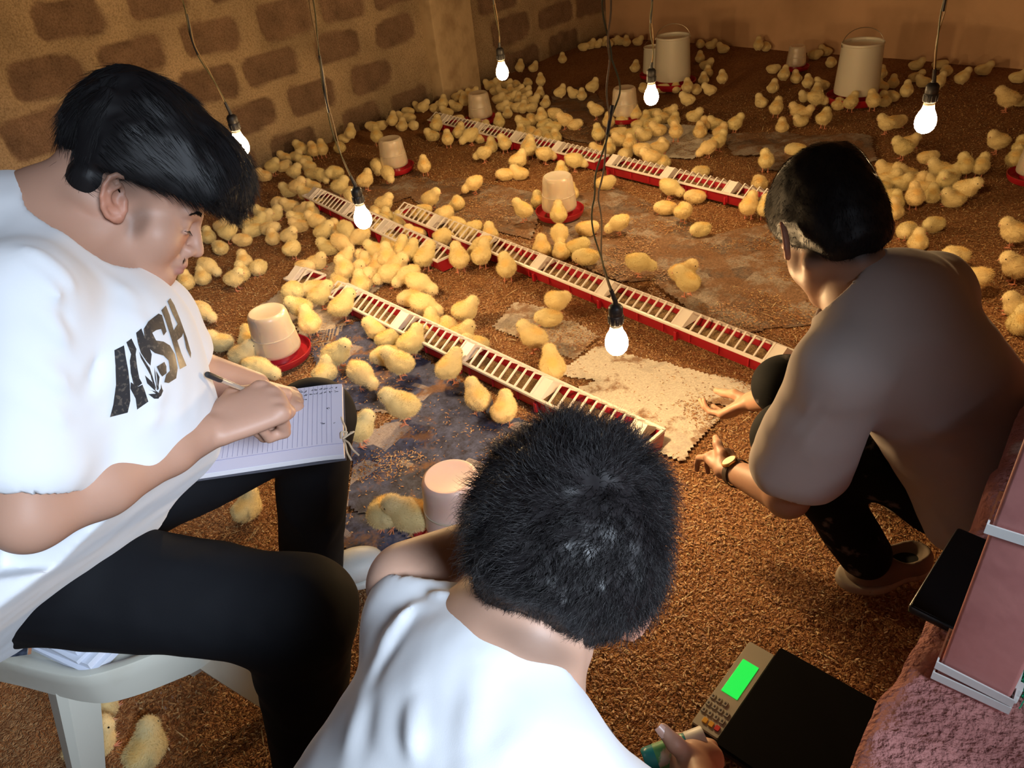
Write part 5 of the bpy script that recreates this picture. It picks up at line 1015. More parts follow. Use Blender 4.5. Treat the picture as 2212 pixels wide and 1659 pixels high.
# ================================================================== person in front with curly hair
def build_front():
    SK = (.50, .30, .215); pos = at_z(1050, 1750, 0); T = person((.0, .38, 0), 'person with dark curly hair in a pale t-shirt, seen from behind, holding the small bottle')
    ph = math.radians(24); up = UP * math.cos(ph) + RT * math.sin(ph); x = unit(FW * 1.0 - RT * .10 - UP * .10); up = unit(up - x * (up @ x)); y = np.cross(up, x); R = np.array([x, y, up]).T
    cr = at_d(1212, 1165, .765); o = cr - up * .048 
    nb = at_d(1070, 1470, .725); ls = at_d(915, 1335, .825); rs = at_d(1150, 1690, .645); hip = at_d(800, 2050, .74)
    f = Field(.02, SK); g = head(f, R, o, SK, 1.0, (1, 0), nb, (.057, .066), face=True, eo=(.012, -.006))
    back = unit(np.cross(rs - ls, nb - hip)); back = back if back @ FW < 0 else -back
    f.cap(nb, ls, .046, .044, .05); f.cap(nb, rs, .046, .044, .05); f.ecap(nb - unit(nb - hip) * .04, hip, .085, .12, 1.2, unit(rs - ls), .05)
    le = at_d(1075, 1200, .95); lw = at_d(1150, 1130, 1.2); f.cap(at_d(885, 1262, .85), at_d(1080, 1195, .90), .049, .048, .01); f.ecap(le, lw, .042, .029, .95, FW, .015); hand(f, lw, unit(at_d(1150, 1130, 1.26) - lw), unit(UP - FW * .2), 1, 35)
    # right arm down to the bottle
    re = at_d(1400, 1860, .74); rw = at_d(1512, 1722, .985); f.cap(rs, re, .050, .043); f.ecap(re, rw, .042, .029, .95, FW, .015)
    bc = at_d(1456, 1622, 1.085); ax = unit(at_d(1510, 1603, 1.085) - at_d(1400, 1643, 1.10)); 
    hd = unit(at_d(1468, 1650, 1.07) - rw); t_ = ax; n = unit(np.cross(t_, hd)); n = n if n @ RT > -9 else n
    # the palm lies right of and below the bottle; fingers wrap underneath, thumb crosses on top
    f.ecap(rw, at_d(1500, 1655, 1.06), .028, .034, .8, FW, .012); f.ecap(at_d(1480, 1648, 1.075), at_d(1528, 1640, 1.07), .024, .024, .9, FW, .012)
    f.chain([at_d(1504, 1668, 1.045), at_d(1490, 1636, 1.045), at_d(1458, 1607, 1.045), at_d(1432, 1577, 1.052)], [.019, .0145, .0120, .0098], .006)
    nails = [(at_d(1430, 1580, 1.043), unit(at_d(1432, 1577, 1.05) - at_d(1458, 1607, 1.045)), unit(-FW + UP * .1), .0100)]
    for k, (u, v) in enumerate(((1540, 1622), (1528, 1650), (1514, 1676), (1500, 1700))):
        ku = at_d(u, v, 1.085); f.chain([at_d(u - 14, v + 10, 1.065), ku + FW * .012, ku + FW * .036 - RT * .018, ku + FW * .040 - RT * .045], [.0125, .0105, .0095, .0085], .004)
    f.tint(g(-.08, 0, -.045), np.array((.04, .05, .016)), np.array(SK) * .5, R)
    body = field_obj('body', f, H_BODY, M_skin, T, True); put_nails(nails, body)
    # hair
    fh = Field(.03); e = lambda c, r, k=.03, op='u': fh.ell(g(*c), r, R, k, op)
    e((-.004, 0, .056), (.112, .099, .103)); e((.04, 0, .088), (.082, .082, .060)); e((-.055, 0, .03), (.062, .084, .068)); e((-.02, 0, .120), (.066, .066, .045))
    fh.half(g(-.06, 0, -.034), R @ unit(V3(-.25, 0, -1)), .02); e((.075, 0, -.03), (.08, .11, .065), .012, 's')
    for y_ in (-1, 1): fh.ell(g(-.004, y_ * .100, -.016), (.048, .034, .046), R, .012, 's')
    fh.disp.append(lambda P: .0045 * vnoise(P, 42, 51) + .002 * vnoise(P, 85, 52))
    Vh_, Fh_, _ = fh.mesh('hair', .0045 if DEV else .003, raw=True); crown = g(-.07, .0, .105)
    def flow(P, N_):
        d = P - crown; d = d / (np.linalg.norm(d, axis=1)[:, None] + 1e-6); return d + .7 * np.stack([vnoise(P, 38, 1), vnoise(P, 38, 2), vnoise(P, 38, 3)], 1)
    sv = hair_strands(Vh_, Fh_, lambda c: 1.0 + 0 * c[:, 0], flow, lambda P: np.where(((P - o) @ R)[:, 2] < .0, .012, .030), .00036, 5000 if DEV else 26000, .55, g=.12, jit=.35, normal_w=.42)
    top = hair_strands(Vh_, Fh_, lambda c: (((c - o) @ R)[:, 2] > .10).astype(float), flow, .030, .0003, 500 if DEV else 2500, .5, g=.0, jit=.7, normal_w=1.2, seed=9)
    keep_world(obj('hair', merge('hair', [(Vh_, Fh_), sv, top], None), M_hair2), T)
    # shirt
    fs = Field(.06); LR = unit(rs - ls); mid = (nb * .45 + hip * .55)
    fs.ecap(nb - unit(nb - hip) * .07, hip, .110, .145, 1.33, LR, .06); fs.cap(nb - unit(nb - hip) * .005, ls, .064, .058, .05); fs.cap(nb - unit(nb - hip) * .005, rs, .066, .060, .05)
    se = ls + (le - ls) * .12; fs.cap(ls, se, .060, .058, .03); se2 = rs + (re - rs) * .75; fs.cap(rs, se2, .068, .072, .03)
    hd2 = unit(o - nb); fs.cap(at_d(965, 1215, .85), at_d(1120, 1165, .97), .066, .066, .006, 's'); cd = unit(RT * .66 + UP * .70 + FW * .30); cs_ = at_d(1135, 1462, .74); fs.cap(cs_ + cd * .060, cs_ + cd * .25, .078, .085, .005, 's')
    fs.cap(se + unit(le - ls) * .045, se + unit(le - ls) * .3, .058, .06, .006, 's'); fs.box(se + unit(le - ls) * .10, (.045, .1, .1), frame(unit(le - ls), FW), .004, .004, 's')
    F_ = lambda a, b, w_, am, d0=.72, d1=None: fs.fold(at_d(*a, d0), at_d(*b, d1 or d0), w_, am)
    for a, b, w_, am, d0, d1 in (((985, 1330), (860, 1600), .013, .013, .735, .66), ((1010, 1370), (950, 1640), .012, .013, .70, .62), ((960, 1320), (800, 1500), .011, -.009, .745, .70), ((1040, 1430), (1010, 1650), .014, .008, .66, .60), ((850, 1230), (800, 1420), .010, .008, .76, .72), ((900, 1230), (820, 1440), .009, .008, .75, .72), ((880, 1215), (960, 1260), .008, .007, .77, .76), ((890, 1250), (990, 1300), .008, .007, .76, .74), ((870, 1300), (1000, 1340), .007, .006, .755, .72), ((1060, 1560), (1120, 1659), .016, .006, .60, .56), ((990, 1380), (1120, 1540), .006, .005, .68, .62), ((720, 1480), (700, 1659), .014, .010, .70, .66), ((790, 1480), (760, 1659), .012, -.008, .69, .65), ((900, 1500), (880, 1659), .012, .010, .66, .61)): fs.fold(at_d(*a, d0), at_d(*b, d1), w_, am)
    fs.disp.append(lambda P: .0022 * vnoise(P, 14, 33) + .0012 * vnoise(P, 36, 34)); field_obj('t_shirt', fs, H_CLOTH * .9, M_white_tee, T)
    # trousers: squatting thighs, right knee shows beyond the shoulder
    ft = Field(.05); rk = at_d(1222, 1665, .88); lk = at_d(1010, 1230, 1.25); rf = V3(rk[0] + .0, rk[1] + .0, .07); lf = V3(lk[0] - .02, lk[1] + .02, .08)
    hp = hip * .9 + nb * .1; hp[2] = .28; hpl = hp - LR * .09; hpr = hp + LR * .09; ft.cap(hpr, rk, .09, .060, .04); ft.cap(rk, V3(rk[0] - .03, rk[1] - .12, .10), .060, .050, .04); ft.cap(hpl, V3(-.10, .62, .50), .09, .066, .04); ft.cap(V3(-.10, .62, .50), V3(-.12, .52, .10), .062, .052, .04); ft.cap(hpl, hpr, .12, .12, .05)
    ft.disp.append(lambda P: .002 * vnoise(P, 20, 35)); field_obj('trousers', ft, H_CLOTH, M_grey_tr, T)
    fe = Field(.02); 
    gt = at_z(1266, 1568, .02)
    for a_, b_ in ((gt + V3(-.05, -.25, -.012), gt + V3(0, 0, -.012)), (V3(-.13, .47, .008), V3(-.09, .71, .008))): shoe('slipper', a_, b_, M_greenshoe, M_greenshoe, M_lin, T, .045)
    return T, bc, ax
M_hair2 = mat('dark_brown_hair', (.013, .011, .012), .42, spec=.35); M_grey_tr = mat('grey_trousers', (.16, .18, .21), .85, noise=(300, (.11, .12, .15), .4, .6)); M_greenshoe = mat('green_rubber', (.0, .30, .05), .4)
FT, BC, BAX = build_front()
# small bottle in the hand
M_bcap = mat('white_cap', (.72, .73, .68), .45); M_label = mat('green_label', (.10, .42, .16), .4, noise=(45, (.62, .55, .45), .55, .62)); M_teal = mat('teal_bottle', (.02, .30, .32), .25, spec=.6)
ba, bb = at_d(1392, 1646, 1.088), at_d(1525, 1598, 1.088); bd = unit(bb - ba); BL = np.linalg.norm(bb - ba); t = empty('medicine_bottle', ba, 0, 'small teal and green labelled bottle with white ridged cap held in a hand', 'bottle'); Rb = frame(bd, FW)[:, [1, 2, 0]]
b = MB(); b.lathe([(0, 0), (.016, 0), (.0185, .003), (.0188, .010), (.0188, BL * .70), (.014, BL * .73), (0, BL * .73)], 32, ba, Rb); keep_world(b.build('bottle', M_teal), t)
b = MB(); b.lathe([(.0188, .018), (.0192, .019), (.0192, BL * .66), (.0188, BL * .67)], 32, ba, Rb); keep_world(b.build('label', M_label), t)
b = MB(); V = []; m = 40
for (r, z) in ((0.0165, .70), (.0192, .71), (.0196, .98), (.0188, 1.0), (.0165, 1.0), (.0160, .985), (0, .985)):
    V += [ba + Rb @ V3(math.cos(6.283 * k / m) * r * (1 + (.025 if (k % 2 and .705 < z < .985 and r > .019) else 0)), math.sin(6.283 * k / m) * r * (1 + (.025 if (k % 2 and .705 < z < .985 and r > .019) else 0)), z * BL) for k in range(m)]
b.add(V, [(q * m + i, q * m + (i + 1) % m, (q + 1) * m + (i + 1) % m, (q + 1) * m + i) for q in range(6) for i in range(m)]); keep_world(b.build('cap', M_bcap), t)

# ================================================================== squatting person at the right
def build_squat():
    SK = (.36, .20, .13); T = person((.78, 1.05, 0), 'person in a washed-out t-shirt squatting at the right, both hands in the litter')
    lat = unit(RT * .98 + UP * .17 + FW * .10); x = unit(FW * .94 - RT * .22 - UP * .25); x = unit(x - lat * (x @ lat)); up = np.cross(lat, x) * 1.0; up = up if up @ UP > 0 else -up; R = np.array([x, np.cross(up, x), up]).T
    o = at_d(1800, 510, 1.36); nb = at_d(1880, 650, 1.34); ls = at_d(1812, 800, 1.29); rs = at_d(2015, 625, 1.46); hip = at_d(2180, 1050, 1.56)
    f = Field(.02, SK); g = head(f, R, o, SK, .98, (1, 1), nb, (.050, .056), face=True, eo=(.008, .004))
    for y_ in (-1, 1): f.tint(g(-.045, y_ * .062, -.020), np.array((.045, .035, .040)), np.array((.03, .022, .02)), R)
    f.tint(g(-.075, 0, -.055), np.array((.04, .06, .025)), np.array((.05, .035, .03)), R)
    f.cap(nb, ls, .044, .042, .05); f.cap(nb, rs, .044, .042, .05); f.ecap(nb + unit(hip - nb) * .05, hip, .085, .12, 1.1, unit(rs - ls), .05)
    le = at_d(1702, 1072, 1.50); lw = at_d(1582, 1018, 1.74); re = at_d(1812, 830, 1.62); rw = at_d(1622, 868, 1.92)
    f.cap(ls, le, .048, .042); f.ecap(le, lw, .042, .027, .95, FW, .015); f.cap(rs, re, .046, .04); f.ecap(re, rw, .038, .026, .95, FW, .015)
    hd = unit(at_d(1535, 965, 1.86) - lw); n1 = hand(f, lw, hd, unit(UP * .9 - FW * .4 - RT * .2), 1, (28, 34, 40, 44), 9, thumb=(unit(hd * .5 + UP * .5 + RT * .2), unit(hd * .8 + UP * .4)))
    hd2 = unit(at_d(1545, 905, 2.02) - rw); n2 = hand(f, rw, hd2, unit(FW * .3 - UP * .9 - RT * .1), 1, (18, 22, 28, 34), 9, thumb=(unit(hd2 * .7 + UP * .6 - RT * .2), unit(hd2 * .8 + UP * .35)))
    body = field_obj('body', f, H_BODY, M_skin, T, True); put_nails(n1 + n2, body)
    fh = Field(.03); e = lambda c, r, k=.03, op='u': fh.ell(g(*c), r, R, k, op)
    e((-.004, 0, .056), (.106, .088, .100)); e((.04, 0, .088), (.084, .080, .064)); e((-.055, 0, .0), (.050, .072, .075)); e((-.02, 0, .115), (.070, .068, .046))
    fh.half(g(-.06, 0, -.068), R @ unit(V3(-.25, 0, -1)), .02); e((.075, 0, -.03), (.08, .11, .065), .012, 's')
    for y_ in (-1, 1): fh.ell(g(.0, y_ * .092, -.006), (.040, .022, .040), R, .012, 's')
    fh.disp.append(lambda P: .002 * vnoise(P, 50, 51))
    Vh_, Fh_, _ = fh.mesh('hair', .0045 if DEV else .0035, raw=True); crown = g(-.05, .0, .115)
    sv = hair_strands(Vh_, Fh_, lambda c: 1.0 + 0 * c[:, 0], lambda P, N_: (P - crown), .012, .00032, 3000 if DEV else 14000, 0, g=.2, jit=.22, normal_w=.35)
    keep_world(obj('hair', merge('hair', [(Vh_, Fh_), sv], None), M_hair), T)
    fs = Field(.06); LR = unit(rs - ls); dn = unit(hip - nb)
    fs.ecap(nb + dn * .07, hip, .115, .150, 1.28, LR, .07); fs.cap(nb - dn * .005, ls, .062, .066, .06); fs.cap(nb - dn * .005, rs, .062, .064, .06)
    se = ls + (le - ls) * .70; fs.ecap(ls, se, .072, .086, 1.12, RT, .04); se2 = rs + (re - rs) * .62; fs.cap(rs, se2, .064, .066, .04)
    fs.cap(se + unit(le - ls) * .055, se + unit(le - ls) * .3, .072, .085, .006, 's'); fs.box(se + unit(le - ls) * .125, (.06, .12, .12), frame(unit(le - ls), FW), .004, .004, 's')
    hd_ = unit(-RT * .92 + UP * .28 + FW * .25); cs_ = at_d(1862, 620, 1.34); fs.cap(cs_ + hd_ * .060, cs_ + hd_ * .2, .072, .085, .005, 's')
    # loose hem hanging from the back
    fs.ecap(at_d(2080, 930, 1.45), at_d(2105, 1120, 1.52), .085, .07, 1.2, RT, .05); fs.half(at_d(2080, 1190, 1.5), unit(-UP + RT * .3), .01)
    for a, b, w_, am, d0, d1 in (((1790, 900), (1700, 1000), .012, .008, 1.25, 1.33), ((1760, 860), (1690, 960), .010, .007, 1.25, 1.32), ((2000, 1000), (2060, 1170), .010, .010, 1.44, 1.46), ((2040, 990), (2090, 1150), .010, .010, 1.42, 1.45), ((1950, 960), (2160, 900), .016, .008, 1.3, 1.32), ((1900, 1000), (2140, 980), .016, .006, 1.3, 1.34), ((1905, 700), (2100, 760), .02, .006, 1.24, 1.26)): fs.fold(at_d(*a, d0), at_d(*b, d1), w_, am)
    fs.disp.append(lambda P: .003 * vnoise(P, 10, 33) + .0015 * vnoise(P, 28, 34)); field_obj('t_shirt', fs, H_CLOTH, M_taupe_tee, T)
    ft = Field(.05); lk = at_d(1700, 945, 1.62); rk = at_d(1690, 905, 1.70); la = at_d(1868, 1195, 1.72); hl = at_d(2070, 1040, 1.60); hr = at_d(2190, 980, 1.72)
    ft.cap(hl, lk, .10, .068, .05); ft.cap(lk, la, .066, .058, .04); ft.cap(hr, rk + V3(.05, .12, .0), .10, .068, .05); ra = la + V3(.22, .16, 0); ft.cap(rk + V3(.05, .12, 0), ra, .066, .058, .04); ft.cap(hl, hr, .13, .13, .05)
    ft.disp.append(lambda P: .003 * vnoise(P, 16, 35)); tro = field_obj('trousers', ft, H_CLOTH, M_pattern, T)
    hl_ = at_z(1975, 1250, .0) + V3(.02, .02, .008); tl_ = at_z(1822, 1262, 0) + V3(0, 0, .008); shoe('shoe', hl_, tl_, M_brownshoe, M_shoesole, M_lin, T, .052, holes=True); shoe('shoe', hl_ + V3(.2, .2, 0), tl_ + V3(.22, .22, 0), M_brownshoe, M_shoesole, M_lin, T, .052)
    # wrist watch
    d = unit(le - lw); c = lw + d * .022; t = empty('wristwatch', c, 0, 'round gold wristwatch with dark strap on the squatting person', 'watch'); Rw = frame(d, FW)[:, [1, 2, 0]]
    b = MB(); b.lathe([(.0315, -.010), (.0335, -.010), (.0338, 0), (.0335, .010), (.0315, .010), (.0312, 0), (.0315, -.010)], 40, c, Rw, 1.0, .95); keep_world(b.build('strap', M_strap), t)
    nrm = unit(UP * .75 - FW * .62 - RT * .45); nrm = unit(nrm - d * (nrm @ d)); Rd = frame(nrm, d)[:, [1, 2, 0]]; cc_ = c + nrm * .0335
    b = MB(); b.lathe([(0, -.004), (.0175, -.004), (.0195, -.001), (.0195, .003), (.0175, .0045), (.0165, .0035), (0, .0035)], 40, cc_, Rd); keep_world(b.build('case', M_gold), t)
    b = MB(); b.lathe([(0, .0036), (.0162, .0036), (.016, .0042), (0, .0042)], 40, cc_, Rd); keep_world(b.build('dial', M_dial), t)
M_pattern = mat('dark_patterned_trousers', (.006, .0065, .007), .85, spec=.1, noise=(16, (.10, .09, .09), .60, .66)); M_brownshoe = mat('brown_canvas', (.16, .12, .085), .8); M_shoesole = mat('pale_sole', (.34, .29, .23), .6)
M_strap = mat('dark_leather', (.03, .018, .012), .5); M_gold = mat('gold_case', (.75, .48, .22), .25, metal=.9); M_dial = mat('cream_dial', (.72, .56, .38), .3)
build_squat()
# ------------------------------------------------------------------ chicks
M_fluff, n_, b_ = nt('chick_fluff'); N = n_.nodes; Lk = n_.links; b_.inputs['Roughness'].default_value = .9; b_.inputs['Specular IOR Level'].default_value = .1; b_.inputs['Sheen Weight'].default_value = .5; b_.inputs['Sheen Tint'].default_value = (1, .9, .6, 1)
b_.inputs['Subsurface Weight'].default_value = .0
at = N.new('ShaderNodeAttribute'); at.attribute_name = 'Col'; oi = N.new('ShaderNodeObjectInfo'); cr = N.new('ShaderNodeValToRGB'); Lk.new(oi.outputs['Random'], cr.inputs[0]); cr.color_ramp.elements[0].color = (.92, .90, .80, 1); cr.color_ramp.elements[1].color = (1.05, .95, .86, 1); e = cr.color_ramp.elements.new(.5); e.color = (1, .96, .9, 1)
mx = N.new('ShaderNodeMix'); mx.data_type = 'RGBA'; mx.blend_type = 'MULTIPLY'; mx.inputs[0].default_value = 1; Lk.new(at.outputs['Color'], mx.inputs[6]); Lk.new(cr.outputs[0], mx.inputs[7]); Lk.new(mx.outputs[2], b_.inputs['Base Color'])
M_beak = mat('chick_beak', (.62, .34, .20), .5); M_eyeb = mat('chick_eye', (.01, .008, .006), .15); M_leg = mat('chick_leg', (.60, .24, .14), .55)
YB = np.array([.76, .645, .34]); YP = np.array([.84, .74, .44]); YO = np.array([.74, .55, .22])
def chick_proto(pose):
    f = Field(.018, tuple(YB)); st = pose in ('stand', 'peck', 'look', 'preen'); z0 = .070 if st else .031
    pitch = {'stand': 14, 'peck': -14, 'look': 8, 'preen': 4, 'sit': 4, 'sleep': 0}[pose]; R = rot((0, 1, 0), -pitch); c = V3(0, 0, z0); q = lambda x, y, z: c + R @ V3(x, y, z)
    f.ell(c, (.043 if st else .039, .037, .036 if st else .031), R); f.ell(q(.014, 0, .001), (.031, .034, .034), R); f.ell(q(-.022, 0, .003), (.027, .029, .028), R); f.ell(q(-.041, 0, .010), (.013, .012, .010), R)
    for s in (-1, 1): f.ell(q(-.008, s * .034, .003), (.027, .0085, .016), R @ rot((0, 1, 0), 14), .004, 'u', tuple(YB * .96))
    hd, look, hp = {'stand': (V3(.041, 0, .108), 0, -8), 'peck': (V3(.060, 0, .046), 0, -38), 'look': (V3(.034, .012, .106), 55, -6), 'preen': (V3(.026, .032, .080), 130, -35), 'sit': (V3(.034, 0, .067), 10, -6), 'sleep': (V3(.038, .010, .044), 25, -30)}[pose]
    f.cap(q(.020, 0, .010), hd, .024, .019, .016); RH = rot((0, 0, 1), look) @ rot((0, 1, 0), -hp); h = lambda x, y, z: hd + RH @ V3(x, y, z)
    f.ell(hd, (.0235, .0215, .0215), RH, .012, 'u', tuple(YP)); f.ell(h(.009, 0, -.004), (.014, .013, .012), RH, .01, 'u', tuple(YP))
    if st:
        for s in (-1, 1): f.cap((-.004, s * .014, z0 - .012), (.002, s * .014, .033), .016, .0065, .012, 'u', tuple(YP))
    f.tint(c + V3(0, 0, -.03), V3(.05, .04, .022), YP * [.98, .98, .95]); f.tint(c + V3(-.02, 0, .03), V3(.04, .02, .012), YO * 1.1)
    f.disp.append(lambda P: .0016 * vnoise(P, 90, 21)); Vb, Fb, cb = f.mesh('c', .0032, amp=.004, color=True, raw=True); Vb[:, 2] = np.maximum(Vb[:, 2], .0015)
    # fuzz: tiny single-triangle hairs
    r = np.random.default_rng(11); tri = Fb; ce = Vb[tri].mean(1); nr = np.cross(Vb[tri[:, 1]] - Vb[tri[:, 0]], Vb[tri[:, 2]] - Vb[tri[:, 0]]); nr /= np.linalg.norm(nr, axis=1)[:, None] + 1e-9; m = 5200; i = r.integers(0, len(tri), m); p = ce[i] + r.normal(0, .0009, (m, 3)); n = nr[i]
    d = n * .75 + V3(-.6, 0, -.15) + r.normal(0, .28, (m, 3)); d /= np.linalg.norm(d, axis=1)[:, None]; s_ = np.cross(d, r.normal(0, 1, (m, 3))); s_ /= np.linalg.norm(s_, axis=1)[:, None]; L = r.uniform(.004, .0085, m)[:, None]
    T3 = np.stack([p - s_ * .00045 - n * .0008, p + s_ * .00045 - n * .0008, p + d * L], 1).reshape(-1, 3); T3[:, 2] = np.maximum(T3[:, 2], .0008); Fh = np.arange(m * 3).reshape(m, 3) + len(Vb); ch = np.repeat(cb[tri[i, 0]] * r.uniform(.9, 1.12, (m, 1)), 3, 0)
    body = (np.concatenate([Vb, T3]), Fb, Fh, np.clip(np.concatenate([cb, ch]), 0, 1))
    parts = {}
    b = MB(); b.tube([h(.020, 0, -.003), h(.027, 0, -.0045), h(.033, 0, -.008)], [.0046, .0036, .0006], 8); parts['beak'] = (b, M_beak, 1)
    b = MB(); 
    for s in (1,): b.lathe([(0, -.0026), (.0019, -.002), (.0027, 0), (.0019, .002), (0, .0026)], 8, h(.0105, .0192, .0035))
    parts['eye'] = (b, M_eyeb, 1); b = MB(); b.lathe([(0, -.0026), (.0019, -.002), (.0027, 0), (.0019, .002), (0, .0026)], 8, h(.0105, -.0192, .0035)); parts['eye_r'] = (b, M_eyeb, 1)
    for s, nm in ((1, 'leg'), (-1, 'leg_r')):
        b = MB()
        if st:
            a = V3(.002, s * .014, .040); k = V3(-.003, s * .015, .0045); b.tube([a, (a + k) / 2, k], [.0032, .0027, .0028], 6)
            for an, l in ((0, .022), (32, .019), (-32, .019), (180, .010)): e_ = k + V3(math.cos(math.radians(an)) * l, math.sin(math.radians(an)) * l, -.003); b.tube([k, (k + e_) / 2 + V3(0, 0, .0005), e_], [.0025, .002, .0008], 5)
        else:
            k = V3(.034, s * .013, .003)
            for an, l in ((0, .017), (30, .015), (-30, .015)): e_ = k + V3(math.cos(math.radians(an)) * l, math.sin(math.radians(an)) * l, -.0012); b.tube([k, (k + e_) / 2, e_], [.0021, .0017, .0007], 5)
        parts[nm] = (b, M_leg, 1)
    return body, parts
